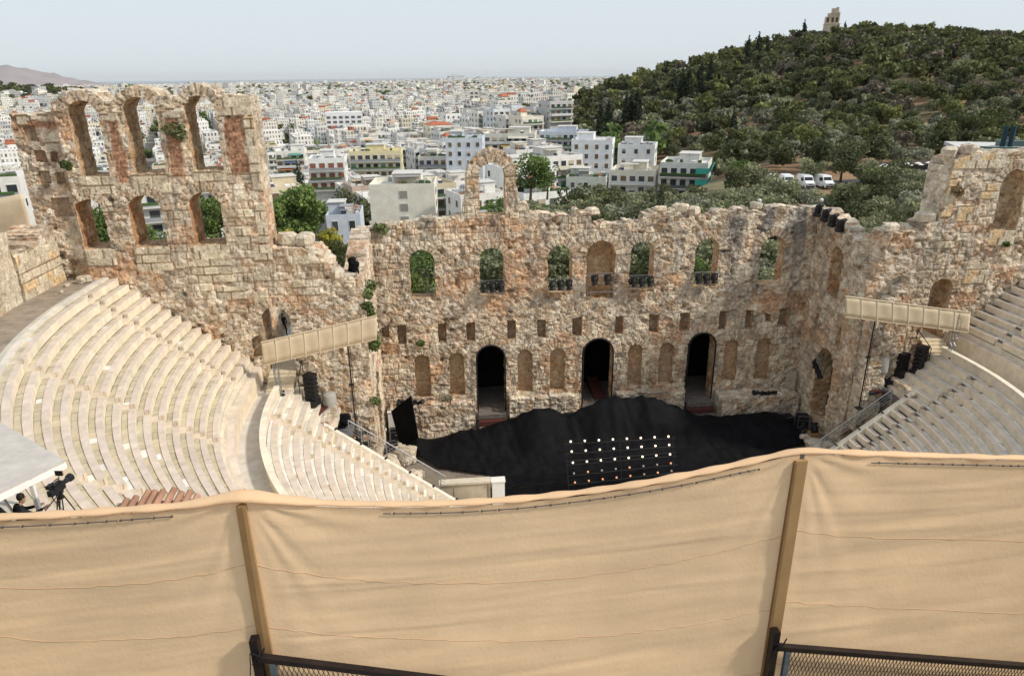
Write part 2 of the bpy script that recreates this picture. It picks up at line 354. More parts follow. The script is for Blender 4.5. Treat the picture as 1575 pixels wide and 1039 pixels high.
# ------------------------------------------------------------------ terrain
def ground_z(x, y):
    x = np.asarray(x, float); y = np.asarray(y, float)
    n1 = fbm(x/160, y/160, 5, 3)-.5
    gl = -2-26*sst(10, 260, y)+n1*10*sst(150, 400, y)-3*sst(-60, -250, x)
    far = np.hypot(x-CAM[0], y-CAM[1]); gl = gl+9*np.exp(-((far-5200)/1300)**2)+(fbm(x/900, y/900, 9, 3)-.5)*26*sst(900, 3000, far)
    gr = -1+6*sst(0, 95, y)+.02*np.clip(y-95, 0, 200)
    w = sst(0, 60, x-(.8*y-80)); w = np.where(y < 60, sst(-45, 5, x), w)
    g = gl*(1-w)+gr*w
    dx, dy = x-258, y-438
    hill = 49.5-np.hypot(dx*np.where(dx < 0, .245, .085), dy*np.where(dy < 0, .112, .2))+4*(fbm(x/60, y/60, 31, 3)-.5)
    # wooded rise far left
    hill2 = 16-np.hypot((x+1010)*.062, (y-1500)*.10)+6*(fbm(x/120, y/120, 33, 3)-.5)
    k = 5.; g = np.where(np.abs(g-hill) < k, np.maximum(g, hill)+(k-np.abs(g-hill))**2/(4*k), np.maximum(g, hill))
    g = np.maximum(g, hill2)
    # the theatre's own site
    r = np.hypot(x, y+11.47); ins = (y < 1.5) & (r < 37.6) | (y < 1.5) & (np.abs(x) < 37.6) & (y > -11)
    slope = 17+8*sst(38, 46, r)
    back = sst(-3, -16, y)
    g = g*(1-back)+slope*back
    sp = np.clip((np.maximum(np.abs(x)-36, y-1))/3, 0, 1)
    g = np.where(ins, -4, g)
    return g
rr = np.concatenate([np.linspace(2, 30, 12), np.linspace(33, 420, 150), np.geomspace(430, 7000, 70)])
aa = np.concatenate([np.radians(np.linspace(-62, 62, 260)), np.radians(np.linspace(66, 294, 50))])   # 0 = camera heading
hd = PI/2-YAW
AA, RR = np.meshgrid(aa, rr, indexing='ij'); gx_ = CAM[0]+RR*np.cos(hd-AA); gy_ = CAM[1]+RR*np.sin(hd-AA); gz_ = ground_z(gx_, gy_)
I = np.arange(AA.size).reshape(AA.shape); I2 = np.vstack([I, I[:1]])
F = np.stack([I2[:-1, :-1].ravel(), I2[:-1, 1:].ravel(), I2[1:, 1:].ravel(), I2[1:, :-1].ravel()], 1)[:, ::-1]
V = np.stack([gx_.ravel(), gy_.ravel(), gz_.ravel()], 1)
k = len(V); V = np.vstack([V, [[CAM[0], CAM[1], float(ground_z(CAM[0], CAM[1]))]]])
isc = ((gz_.ravel() < -5) & (gy_.ravel() > 60)) | (np.hypot(gx_-CAM[0], gy_-CAM[1]).ravel() > 1100)
nn = fbm(gx_.ravel()/9, gy_.ravel()/9, 71, 4)[:, None]
soil = np.array((.27, .17, .095))*(.6+.8*nn); dry = np.array((.17, .15, .08))*(.6+.8*nn); urb = np.array((.20, .19, .17))*(.7+.6*nn)
mixd = sst(.42, .58, fbm(gx_.ravel()/22, gy_.ravel()/22, 72, 3))[:, None]
hc = soil*mixd+dry*(1-mixd); cc = np.where(isc[:, None], urb, hc); cc = np.vstack([cc, [[.2, .15, .1]]])
M_GROUND = mat('earth', attr='Col', nscale=.8, namt=.2, rough=.95, bump=.05, bscale=2)
tag(mesh_obj('ground', V, F, M_GROUND, None, cc, smooth=True), kind='structure')
msea = mat('sea_water', (.10, .16, .20), .35, nscale=.0004, namt=.1)
th = np.linspace(0, 2*PI, 64, endpoint=False)
V = [(CAM[0]+r*math.cos(t), CAM[1]+r*math.sin(t), -95) for r in (5500, 90000) for t in th]
tag(mesh_obj('sea', V, [[i, (i+1) % 64, 64+(i+1) % 64, 64+i] for i in range(64)], msea), kind='structure')
def pix_dir(u, v):
    d = Fv+R2*((u-787.5)/FPX)+U2*((519.5-v)/FPX); return np.array(d)
# distant bare mountain on the left
P = []; mb = []
prof = [(-160, 118), (-100, 113), (-40, 108), (10, 105), (60, 113), (90, 119), (115, 127), (200, 140)]
nx_ = 60; pu_ = np.linspace(-160, 200, nx_); V = []
for r_, hk in ((8600, 0), (9100, .55), (9600, 1), (10600, .6)):
    for i, u in enumerate(pu_):
        v = np.interp(u, *zip(*prof)); d = pix_dir(u, v); d = d/np.hypot(d[0], d[1]); top = CAM[2]+d[2]*9600+30+(fbm(np.array(u/14.), np.array(r_/400.), 3)-.5)*45
        V.append((CAM[0]+d[0]*r_, CAM[1]+d[1]*r_, -60+(top+60)*hk))
F = [[j*nx_+i, j*nx_+i+1, (j+1)*nx_+i+1, (j+1)*nx_+i] for j in range(3) for i in range(nx_-1)]
tag(mesh_obj('mountain', V, F, mat('bare_mountain', (.27, .235, .235), .95, nscale=.004, namt=.15), smooth=True), kind='structure')
PARTS_END = 0
# ------------------------------------------------------------------ the theatre walls
TW, YW = 2.2, -7.7
WU = lambda X: X
squares = [(-15.9, .35), (-12.7, .34), (-10.4, .36), (-7.1, .36), (-4.65, .36), (-1.7, .4), (1.8, .36), (4.73, .42), (7.35, .45), (10.6, .33), (12.9, .34), (15.9, .45)]
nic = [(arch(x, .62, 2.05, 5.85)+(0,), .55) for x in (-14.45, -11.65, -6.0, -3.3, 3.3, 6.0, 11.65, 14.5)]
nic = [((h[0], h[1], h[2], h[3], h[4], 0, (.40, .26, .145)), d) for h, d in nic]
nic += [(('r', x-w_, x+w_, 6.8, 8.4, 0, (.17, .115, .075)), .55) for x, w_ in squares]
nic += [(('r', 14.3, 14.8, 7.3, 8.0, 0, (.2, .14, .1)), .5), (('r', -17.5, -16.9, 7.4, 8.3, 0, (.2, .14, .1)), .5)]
doors = [arch(-8.85, 1.2, .45, 6.4), arch(.1, 1.33, .45, 6.55), arch(9.0, 1.2, .45, 6.6)]
wins = [arch(x, .98, 10.6, 14.45) for x in (-14.02, -8.6, -3.2)]+[arch(3.42, .98, 10.6, 14.55), arch(8.75, .97, 10.6, 14.55), arch(14.25, 1.02, 10.6, 14.6)]
wins += [('a', -8.45, .98, 16.95, 19.85)]
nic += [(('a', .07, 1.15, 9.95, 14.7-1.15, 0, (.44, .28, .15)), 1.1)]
fprof = [(-17.7, 16.2), (-16.2, 16.5), (-13.8, 16.8), (-10.95, 17.0), (-10.75, 17.2), (-10.45, 18.6), (-10.35, 20.2), (-10.0, 21.0), (-9.4, 21.6), (-8.45, 21.95), (-7.5, 21.7), (-6.95, 21.0), (-6.65, 20.1), (-6.55, 18.2), (-6.2, 17.7), (-5.7, 17.6), (-5.6, 16.95), (-2.3, 16.75), (-2.05, 17.1), (-.9, 17.0), (-.7, 16.0), (3.2, 16.1), (3.4, 16.8), (6.2, 16.8), (6.6, 16.35), (8.8, 16.4), (9.3, 16.8), (10.6, 16.75), (11.0, 17.0), (11.7, 16.9), (11.9, 16.5), (13.4, 16.4), (13.7, 16.9), (17.7, 16.75)]
gfac = lambda u, z: .12+.5*sst(2, 12, u)*sst(9, 14, z)*np.ones_like(u)+.22*sst(13, 16.5, z)+.2*sst(2.2, .5, z)
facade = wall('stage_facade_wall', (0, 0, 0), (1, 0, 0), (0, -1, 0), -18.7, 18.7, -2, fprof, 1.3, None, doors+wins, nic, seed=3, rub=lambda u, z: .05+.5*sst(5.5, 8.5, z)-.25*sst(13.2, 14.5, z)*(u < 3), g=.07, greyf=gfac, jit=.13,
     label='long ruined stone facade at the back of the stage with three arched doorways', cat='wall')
# ledge and rubble plinth under the facade
for k_, (a, b, dp, zt, lb) in enumerate([(-17.2, -10.3, .9, 1.75, 'rubble plinth left of the leftmost facade doorway'), (-7.4, -1.5, .8, 1.75, 'rubble plinth between the left and central facade doorways'), (1.7, 7.6, .8, 1.7, 'rubble plinth between the central and right facade doorways'), (10.5, 17.3, 1.9, 1.2, 'deep stone plinth right of the rightmost facade doorway')]):
    wall('stone_plinth', (0, -dp, 0), (1, 0, 0), (0, -1, 0), a, b, -1.4, [(a, zt), (b, zt)], dp-.05, None, seed=20+k_, rub=.9, grey=.25, jit=.08, ch=.7, cw=1.3, label=lb+', grey and weathered', cat='plinth')
# return walls (both sides of the stage)
rp = [(-.3, 16.7), (0, 16.7), (1.5, 16.6), (2.2, 16.4), (4.1, 15.9), (5.6, 15.3), (6.2, 14.6), (6.9, 13.2), (7.5, 12.9)]
rn = [(('r', 1.6, 2.1, 6.9, 8.6, 0, (.2, .15, .1)), .5), (('r', 5.0, 5.6, 6.9, 8.5, 0, (.25, .18, .12)), .5), (('a', 6.65, .45, 1.6, 4.6, 0, (.5, .33, .2)), .5), (('r', .5, 1.0, 15.6, 16.1, 0, (.2, .15, .1)), .5), (('a', 3.45, .85, 10.5, 13.5, 0, (.30, .2, .12)), .9)]
wall('return_wall', (17.7, 0, 0), (0, -1, 0), (-1, 0, 0), -.3, 7.55, -2, rp, 1.4, None, [arch(4.1, 1.15, .2, 6.3)], rn, seed=71, rub=.4, grey=.12,
     label='tall stone side wall at the right end of the stage with a dark arched doorway', cat='wall')
rpl = [(-.3, 16.3), (0, 16.3), (1.5, 15.9), (3.5, 15.4), (5.5, 14.8), (7.5, 14.7)]
wall('return_wall', (-17.7, 0, 0), (0, -1, 0), (1, 0, 0), -.3, 7.55, -2, rpl, 1.4, None, [arch(4.1, 1.15, .2, 6.3)], rn[:3], seed=83, rub=.4,
     label='narrow side wall at the left end of the stage, overgrown with green tufts', cat='wall')
# left wing with the tall tower of arches
lp = [(-37.2, 25.0), (-34.8, 25.1), (-34.55, 25.6), (-33.8, 26.0), (-32.9, 26.45), (-32.0, 26.15), (-31.6, 25.7), (-31.1, 25.75), (-30.8, 26.1), (-29.7, 26.65), (-28.8, 26.3), (-28.4, 25.9), (-27.5, 25.9), (-27.2, 26.15), (-26.3, 26.65), (-25.4, 26.3), (-25.1, 25.95), (-23.7, 25.85), (-23.31, 25.85), (-23.29, 16.7), (-20.7, 16.55), (-20.4, 16.5), (-19.95, 15.9), (-19.4, 14.9), (-18.9, 14.5), (-18.1, 14.7), (-17.75, 13.9)]
lh = [arch(-32.9, .84, 21.45, 25.75), arch(-29.75, .92, 21.55, 25.95), arch(-26.3, .87, 21.65, 25.95), arch(-33.75, .82, 17.0, 20.1), arch(-30.5, .97, 17.05, 20.25), arch(-26.9, .96, 17.05, 20.35), arch(-23.6, .92, 7.3, 12.8)]
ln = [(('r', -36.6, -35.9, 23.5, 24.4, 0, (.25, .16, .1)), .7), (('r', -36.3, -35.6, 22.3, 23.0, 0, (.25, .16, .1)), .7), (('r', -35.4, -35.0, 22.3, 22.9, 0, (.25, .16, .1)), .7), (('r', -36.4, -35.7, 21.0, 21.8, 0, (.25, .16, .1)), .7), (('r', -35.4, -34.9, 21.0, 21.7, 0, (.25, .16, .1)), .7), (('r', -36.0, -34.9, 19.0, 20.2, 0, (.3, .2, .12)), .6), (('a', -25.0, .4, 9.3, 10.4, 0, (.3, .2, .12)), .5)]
lbr = [(-31.7, -31.0, 21.0, 24.7), (-28.5, -27.7, 21.2, 24.8), (-25.1, -23.9, 21.3, 24.8), (-36.4, -34.6, 24.2, 24.7)]
lcl = [(-33.9, -31.95, 20.35, 21.45), (-30.9, -28.75, 20.4, 21.55), (-27.3, -25.3, 20.45, 21.65), (-34.7, -32.8, 15.9, 17.0), (-31.6, -29.5, 15.5, 17.05), (-28.0, -25.8, 14.6, 17.05), (-24.4, -23.2, 15.9, 17.0),
       (-23.95, -23.2, 17.0, 19.6), (-23.85, -23.2, 20.4, 26), (-25.3, -23.2, 24.75, 26), (-28.5, -27.5, 24.7, 25.5), (-31.9, -31.0, 24.6, 25.2), (-25.3, -24.4, 17.0, 18.1), (-25.6, -25.0, 21.4, 22.4), (-28.6, -28.0, 22.0, 23.1),
       (-36.9, -35.2, 24.4, 25.2), (-35.6, -34.6, 22.9, 23.9), (-35.3, -34.6, 17.6, 18.4), (-32.9, -32.0, 22.3, 23.0), (-24.8, -23.9, 12.9, 13.9), (-22.0, -20.9, 15.6, 16.2), (-27.0, -25.2, 13.4, 14.3)]
left_step = lambda u, z: -.45*sst(-34.5, -34.7, u)+.0*u
wall('wing_wall', (0, YW, 0), (1, 0, 0), (0, -1, 0), -37.2, -17.75, -2, lp, TW, None, lh, ln, seed=131, rub=lambda u, z: .45-.2*sst(20, 22, z)+.35*sst(15.5, 13, z), bricks=lbr, clean=lcl, dfun=left_step, jit=.07,
     label='high ruined wing wall at left with a tower of three tall arches above three windows', cat='wall')
# stone sill blocks under the tall arches
for (x, w_, z) in ((-32.95, .98, 21.5), (-29.8, 1.06, 21.6), (-26.35, 1.0, 21.7), (-33.8, .9, 17.05), (-30.5, 1.1, 17.1), (-26.9, 1.1, 17.1)):
    pass
# right wing
wp = [(17.75, 12.6), (18.2, 12.8), (18.25, 14.2), (18.6, 14.4), (18.7, 15.9), (19.0, 16.3), (21.3, 16.3), (21.4, 16.8), (22.2, 17.1), (22.25, 20.9), (22.4, 21.3), (24.2, 21.6), (25.4, 21.8), (26.3, 21.6), (27.0, 21.7), (29, 21.7), (33, 21.7), (35, 21.5), (37.2, 20.5)]
wall('wing_wall', (0, YW, 0), (1, 0, 0), (0, -1, 0), 17.75, 37.2, -2, wp, TW, None, [arch(27.25, .98, 16.2, 20.45), arch(31, .97, 17.05, 20.35), arch(34.2, .9, 17.0, 20.2), arch(23.55, .88, 7.3, 12.85)], [], seed=177, rub=.5, grey=.12, jit=.08, clean=[(26.2, 28.3, 15.2, 16.2), (22.3, 23.0, 17.3, 20.8), (24.9, 26.2, 18.5, 19.6), (23.4, 24.6, 17.0, 18.2), (22.4, 26.2, 20.6, 21.6), (25.0, 26.8, 12.4, 14.0)],
     label='ruined wing wall at right with a broken tower and one big arch', cat='wall')
# stepped ruined buttress in front of the right wing, and end blocks
for (a, b, y0, zt, sd_, lb) in [(17.9, 19.6, -8.9, 11.9, 5, 'stepped grey buttress against the right wing wall, nearest the stage corner'), (19.5, 20.9, -8.5, 13.2, 6, 'taller weathered buttress behind the right hanging banner')]:
    wall('buttress', (0, y0, 0), (1, 0, 0), (0, -1, 0), a, b, 1.5 if a < 19 else 5, [(a, zt-.7), ((a+b)/2-.1, zt-.6), ((a+b)/2, zt), (b, zt)], abs(y0-YW)-.05, None, seed=200+sd_, rub=.6, grey=.4, ch=.6, label=lb, cat='buttress')
# outer wall behind the seating: stone ring sectors
def ring_wall(a0, a1, R, z0, zt, T, seed, label):
    n = int(abs(a1-a0)*R/.16); zz = np.linspace(z0, zt, int((zt-z0)/.16)); th_ = np.linspace(a0, a1, n)
    A, Z_ = np.meshgrid(th_, zz, indexing='ij'); top = zt-.5+.9*(hsh(np.floor(A*R/1.2), A*0, seed)-.3)+2.4*sst(.22, .05, np.abs(A-PI)*1.0)
    Zt = z0+(Z_-z0)/(zt-z0)*(top-z0)
    d, c = masonry(A*R, Zt, seed, .0, .1, .62, 1.25); c = c*.45+np.array((.64, .56, .43))*.55*(.8+.4*hsh(np.floor(A*R/1.1), np.floor(Zt/.62), 5))[..., None]; d = d*.6
    Rr = R-d; X = Rr*np.cos(A); Y = -11.47+Rr*np.sin(A); V = [np.stack([X, Y, Zt], -1).reshape(-1, 3)]; I = np.arange(A.size).reshape(A.shape)
    c = [c.reshape(-1, 3)]
    F = [np.stack([I[:-1, :-1].ravel(), I[1:, :-1].ravel(), I[1:, 1:].ravel(), I[:-1, 1:].ravel()], 1)[:, ::-1]]
    # top and back
    m_ = 8; tt = np.linspace(0, T, m_); A2, T2 = np.meshgrid(th_, tt, indexing='ij'); d2, c2 = masonry(A2*R, T2+50, seed+1, .3, .35)
    Z2 = top[:, -1][:, None]+d2*.7*np.minimum(1, T2*4); Z2[:, 0] = Zt[:, -1]; R2_ = R+T2; R2_[:, 0] = Rr[:, -1]
    V.append(np.stack([R2_*np.cos(A2), -11.47+R2_*np.sin(A2), Z2], -1).reshape(-1, 3)); c.append(c2.reshape(-1, 3)); J = np.arange(A2.size).reshape(A2.shape)+A.size
    F.append(np.stack([J[:-1, :-1].ravel(), J[1:, :-1].ravel(), J[1:, 1:].ravel(), J[:-1, 1:].ravel()], 1)[:, ::-1])
    b = A.size+A2.size; V.append(np.stack([(R+T)*np.cos(th_), -11.47+(R+T)*np.sin(th_), th_*0+z0-6], -1)); c.append(c2[:, -1]*1); Kb = np.arange(n)+b
    F.append(np.stack([J[:-1, -1], J[1:, -1], Kb[1:], Kb[:-1]], 1)[:, ::-1])
    tag(mesh_obj('outer_wall', np.concatenate(V), np.concatenate(F), M_STONE, None, np.concatenate(c)), label, 'wall')
ring_wall(PI+.02, PI+1.30, 36.2, 14.9, 17.3, 2.0, 301, 'pale block wall curving round the top of the seating at far left')
ring_wall(PI+1.34, 2*PI-.02, 36.2, 14.9, 16.6, 2.0, 311, 'pale block wall curving round the top of the seating at far right')
wall('outer_wall', (-36.2, 0, 0), (0, -1, 0), (1, 0, 0), 7.4, 12.0, 12, [(7.4, 18.6), (9, 18.4), (9.3, 17.9), (12, 17.9)], 2.0, None, seed=321, rub=.0, ch=.6, cw=1.1, clean=[(7, 12.5, 14.5, 17.6)], reveal=False, label='short straight piece of pale block wall meeting the left tower', cat='wall')

# ------------------------------------------------------------------ seating
YC = -11.47
def ring_path(Rr, y_end, a_step=1.6):
    """polyline along a row of radius Rr from the left wing to the right wing: (x, y, nx, ny, s)"""
    P = []
    return P
def pos(s, Rr, ye):
    """arc-length parameter s -> point and inward normal; s=0 at left end"""
    Ls = max(0., ye-YC); La = PI*Rr
    if s < Ls: return -Rr, ye-s, 1., 0.
    if s < Ls+La:
        a = PI+(s-Ls)/Rr; return Rr*math.cos(a), YC+Rr*math.sin(a), -math.cos(a), -math.sin(a)
    return Rr, YC+(s-Ls-La), -1., 0.
CR = (.74, .64, .50)
def slab(mb, s0, s1, R0, dr, z0, z1, ye, col, front=None, jit=0):
    """curved block between arc positions s0..s1 on radius R0, depth dr outward, z0..z1"""
    k = max(1, int(math.ceil((s1-s0)/.75))); P = []
    b = len(mb.v)
    for i in range(k+1):
        x, y, nx, ny = pos(s0+(s1-s0)*i/k, R0, ye)
        mb.v += [(x, y, z0), (x, y, z1), (x-nx*dr, y-ny*dr, z1), (x-nx*dr, y-ny*dr, z0)]
    for i in range(k):
        q = b+4*i
        mb.f.append([q, q+1, q+5, q+4]); mb.c.append(front or col); mb.m.append(0)
        mb.f.append([q+1, q+2, q+6, q+5]); mb.c.append(col); mb.m.append(0)
        mb.f.append([q+2, q+3, q+7, q+6]); mb.c.append(col); mb.m.append(0)
    mb.f.append([b, b+3, b+2, b+1]); mb.c.append(col); mb.m.append(0)
    q = b+4*k; mb.f.append([q, q+1, q+2, q+3]); mb.c.append(col); mb.m.append(0)
def jc(c, a=.06, r=random): k = 1+r.uniform(-a, a); return (c[0]*k*(1+r.uniform(-.02, .02)), c[1]*k, c[2]*k*(1+r.uniform(-.03, .03)))
DR, DZ = .5615, .4402
def make_row(parent, Rr, z, ye, aisles, old, sc, upper=True):
    mb = MB(); L = PI*Rr+2*(ye-YC); Ls = ye-YC
    SEAT = (.60, .505, .43) if upper else (.62, .53, .44); FR = (.76, .67, .53)
    YEL = (.50, .435, .315); WHT = (.70, .68, .63)
    cuts = sorted([(Ls+a*Rr-.36, Ls+a*Rr+.36) for a in aisles])
    segs = []; s = 0
    for c0, c1 in cuts: segs.append((s, c0)); s = c1
    segs.append((s, L))
    sd_ = .285 if upper else .35
    for (a, b) in segs:
        s = a
        while s < b-.05:
            w_ = min(random.uniform(1.0, 2.1), b-s)
            if b-s-w_ < .5: w_ = b-s
            dz = random.uniform(-.006, .006); c = jc(SEAT, .05)
            slab(mb, s+.004, s+w_-.004, Rr, sd_, z-DZ-.02, z+dz, ye, c, jc(FR, .05)); s += w_
        s = a
        while s < b-.05:
            w_ = min(random.uniform(.3, .95), b-s)
            if b-s-w_ < .2: w_ = b-s
            t = (s-Ls)/Rr; isold = old(t)
            white = random.random() < (.03 if isold else .96)
            c = jc(WHT if white else YEL, .1); dz = random.uniform(-.03, .012)-(.03 if upper else .015)
            g_ = .013 if not white else .007
            slab(mb, s+g_, s+w_-g_, Rr+sd_+.012, DR-sd_-.014, z-.3, z+dz, ye, c); s += w_
        # mortar bed under footway
    for a, b in segs: slab(mb, a, b, Rr+sd_-.05, DR-sd_+.06, z-DZ, z-.10, ye, (.16, .13, .10))
    for c0, c1 in cuts:
        for k_ in range(2):
            r0 = Rr+k_*DR/2; zt = z-DZ/2+k_*DZ/2+.0
            slab(mb, c0+.015, c1-.015, r0+(random.uniform(0, .02)), DR/2+.03, z-DZ-.1, zt-.01, ye, jc((.60, .51, .39), .08), jc((.66, .58, .46), .05))
        # kerb ends
        for e_ in (c0, c1): slab(mb, e_-.02, e_+.02, Rr-.01, .10, z-DZ, z+.008, ye, jc((.66, .57, .44)))
    o = mb.build('seat_row', M_MARBLE, parent); return o
upper = empty('upper_seating', (0, YC, 8.5), label='upper tier of curved marble seat rows climbing to the top walkway', cat='seating')
lower = empty('lower_seating', (0, YC, 0), label='lower tier of curved pale marble seat rows around the stage', cat='seating')
def child_fix(root):
    for ch in root.children: ch.matrix_parent_inverse = Matrix.Translation(-root.location)
al = [R_(.1), R_(18.1), R_(36.4), R_(54.6), R_(72.8), R_(107.2), R_(125.4), R_(143.6), R_(161.9), R_(179.9)]
for k_ in range(14):
    Rr = 25.61+DR*(13-k_); z = 9.41+DZ*(13-k_)
    lim = R_(20+2.2*k_)
    make_row(upper, Rr, z, YW, al, (lambda t, lim=lim, k_=k_: (t < lim+.02*math.sin(k_*9) if k_ > 5 else t < R_(75)) ), 1)
def ring(parent, name, s_ranges, R0, dr, z0, z1, ye, col, blk=1.5, front=None, mt=None):
    mb = MB(); L = PI*R0+2*(ye-YC)
    for a, b in s_ranges or [(0, L)]:
        s = a
        while s < b-.02:
            w_ = min(random.uniform(.7, 1.3)*blk, b-s); w_ = b-s if b-s-w_ < .4 else w_
            slab(mb, s+.004, s+w_-.004, R0, dr, z0, z1, ye, jc(col, .07), front and jc(front, .05)); s += w_
    return mb.build(name, mt or M_MARBLE, parent)
# podium below the upper rows, with two low steps
ring(upper, 'podium', None, 24.93, .36, 7.1, 8.62, YW, (.66, .56, .46), front=(.74, .64, .50))
ring(upper, 'podium_walk', None, 25.29, .2, 8.4, 8.66, YW, (.60, .52, .42))
ring(upper, 'podium_step', None, 25.45, .2, 8.4, 8.9, YW, (.70, .62, .50))
ring(upper, 'top_step', None, 25.61+DR*14, .30, 14.7, 15.22, YW, (.66, .60, .52)); ring(upper, 'top_edge', None, 25.61+DR*14+.31, .34, 14.6, 15.12, YW, (.52, .48, .42))
child_fix(upper)
# diazoma walkway and top walkway
tag(ring(None, 'walkway', None, 23.5, 1.6, 6.9, 7.3, YW, (.56, .52, .47), 1.2), kind='structure')
tw = ring(None, 'terrace', None, 33.75, 2.6, 14.5, 15.08, YW, (.33, .27, .21), 3, mt=mat('trodden_earth', (.30, .245, .19), .95, nscale=1.2, namt=.3, bump=.05, bscale=3)); tag(tw, kind='structure')
# barrier between the tiers
Rb = 23.62
mb = MB(); n = 130
bar_c = (.74, .63, .47)
L = PI*Rb+2*(-9.9-YC); s = 0
while s < L-.02:
    w_ = min(random.uniform(1.4, 2.2), L-s); c = jc(bar_c, .05)
    slab(mb, s+.003, s+w_-.003, Rb-.22, .22, 6.6, 8.05, -9.9, c, jc((.72, .62, .50)))
    slab(mb, s+.003, s+w_-.003, Rb-.27, .34, 8.05, 8.14, -9.9, jc((.78, .70, .56), .04)); s += w_
mb.build('barrier', M_MARBLE, lower)
nlow = 24
for j in range(nlow):
    Rr = Rb-.3-DR*(j+1)+.05; z = 7.42-DZ*j
    ye = YW if Rr > 20.0 else -11.2
    if Rr < 9.6: break
    mb = MB()
    make_row(lower, Rr, z, ye, [R_(a) for a in (4, 34, 62, 90, 118, 146, 176)], (lambda t: False), 1, False)
# sloping parapets where the lower rows stop
for sx in (-1, 1):
    mb = MB(); mb.col = (.72, .66, .56)
    x0, z0 = 20.6, 5.75; x1, z1 = 9.6, -2.85
    mb.hexa([(sx*x0, -11.2, z0-5), (sx*x1, -11.2, z1-1), (sx*x1, -10.85, z1-1), (sx*x0, -10.85, z0-5), (sx*x0, -11.2, z0), (sx*x1, -11.2, z1), (sx*x1, -10.85, z1), (sx*x0, -10.85, z0)])
    for t in np.arange(.06, 1, .14): mb.col = (.05, .05, .05); mb.box((sx*(x0+(x1-x0)*t), -11.02, z0+(z1-z0)*t+.02), (.3, .2, .1), ry=sx*math.atan2(z0-z1, x0-x1))
    mb.build('parapet', M_MARBLE, lower)
# solid fill under the rows (seen only from the side)
child_fix(lower)
# side faces where rows run on to the wings: retaining wall along the stage side
for sx, lb in ((-1, 'rough stone retaining wall under the left side of the lower seats'), (1, 'rough stone retaining wall under the right side of the lower seats')):
    wall('retaining_wall', (sx*20.2, 0, 0), (0, -1, 0), (-sx, 0, 0), 7.7, 11.3, -2, [(7.7, 5.6), (11.3, 5.6)], .6, None, seed=340+sx, rub=.9, grey=.2, label=lb, cat='wall')
# orchestra floor and stage floor
mb = MB(); mb.col = (.55, .54, .52); k0 = mb.pts([(10.6*math.cos(a), YC+10.6*math.sin(a), -3.0) for a in np.linspace(PI, 2*PI, 40)]+[(20, -4, -3.0), (-20, -4, -3.0)]); mb.face(list(range(k0, k0+42)))
tag(mb.build('orchestra_floor', mat('grey_marble_floor', (.50, .51, .52), .6, nscale=1, namt=.12)), kind='structure')
mb = MB(); mb.bxy(-17.6, 17.6, -9.2, 1.2, -2.9, -1.25); tag(mb.build('stage_floor', mat('stage_earth', (.22, .18, .14), .9, nscale=2, namt=.3, bump=.03, bscale=4)), kind='structure')
# ------------------------------------------------------------------ vegetation
def proj(P):
    P = np.asarray(P, float)-CAM; z = P@np.array(Fv); return 787.5+FPX*(P@np.array(R2))/z, 519.5-FPX*(P@np.array(U2))/z, z
def leaves(lobes, n, size, cols, seed, flat=.0, el=1.5, shell=.55):
    g = np.random.default_rng(seed); L = np.array(lobes, float); w_ = (L[:, 3]*L[:, 4]*L[:, 5])**.66; li = g.choice(len(L), n, p=w_/w_.sum())
    d = g.normal(size=(n, 3)); d /= np.linalg.norm(d, axis=1)[:, None]; r = shell+(1-shell)*g.random(n)**.5
    r = np.where(g.random(n) < .06, r*1.18, r)
    c = L[li, :3]+d*L[li, 3:6]*r[:, None]
    a = g.normal(size=(n, 3))+d*.9; a /= np.linalg.norm(a, axis=1)[:, None]
    t = np.cross(a, g.normal(size=(n, 3))); t /= np.linalg.norm(t, axis=1)[:, None]; b = np.cross(a, t)
    s = size*(.6+.8*g.random(n))[:, None]; t = t*s*el/2; b = b*s/2
    V = np.stack([c-t, c-b, c+t, c+b], 1).reshape(-1, 3); F = np.arange(4*n).reshape(n, 4)
    lc = g.random((len(L), 1))[li]; k = np.clip(lc*.6+g.random((n, 1))*.5, 0, 1); cc = np.array(cols[0])*(1-k)+np.array(cols[1])*k
    cc = cc*(.8+.4*g.random((n, 1))); return V, F, np.repeat(cc, 4, 0)
def lobes_round(R, h, zc, n, seed, rs=.45):
    r = random.Random(seed); out = []
    for i in range(n):
        a = r.uniform(0, 2*PI); q = R*math.sqrt(r.random())*(1-rs*.7); zz = zc+r.uniform(-.5, .5)*h*(1-.5*(q/R)**2); s = R*rs*r.uniform(.7, 1.25)
        out.append((q*math.cos(a), q*math.sin(a), zz, s, s, s*.8))
    return out
def lobes_cone(R, h, z0, n, seed):
    r = random.Random(seed); out = []
    for i in range(n):
        t = (i+.5)/n; q = R*(math.sin(PI*min(1, .12+t*.9)))**.7; out.append((r.uniform(-.2, .2)*R, r.uniform(-.2, .2)*R, z0+h*t, q, q, h/n*1.2))
    return out
OL = ((.13, .145, .075), (.36, .37, .21)); PN = ((.05, .068, .022), (.19, .20, .07)); GR = ((.06, .10, .028), (.20, .28, .075)); CY = ((.022, .035, .018), (.06, .075, .035))
DK = ((.05, .065, .03), (.16, .17, .075)); YL = ((.16, .17, .04), (.50, .44, .06)); BR = ((.16, .10, .06), (.30, .18, .10)); SILV = ((.17, .18, .12), (.42, .42, .30))
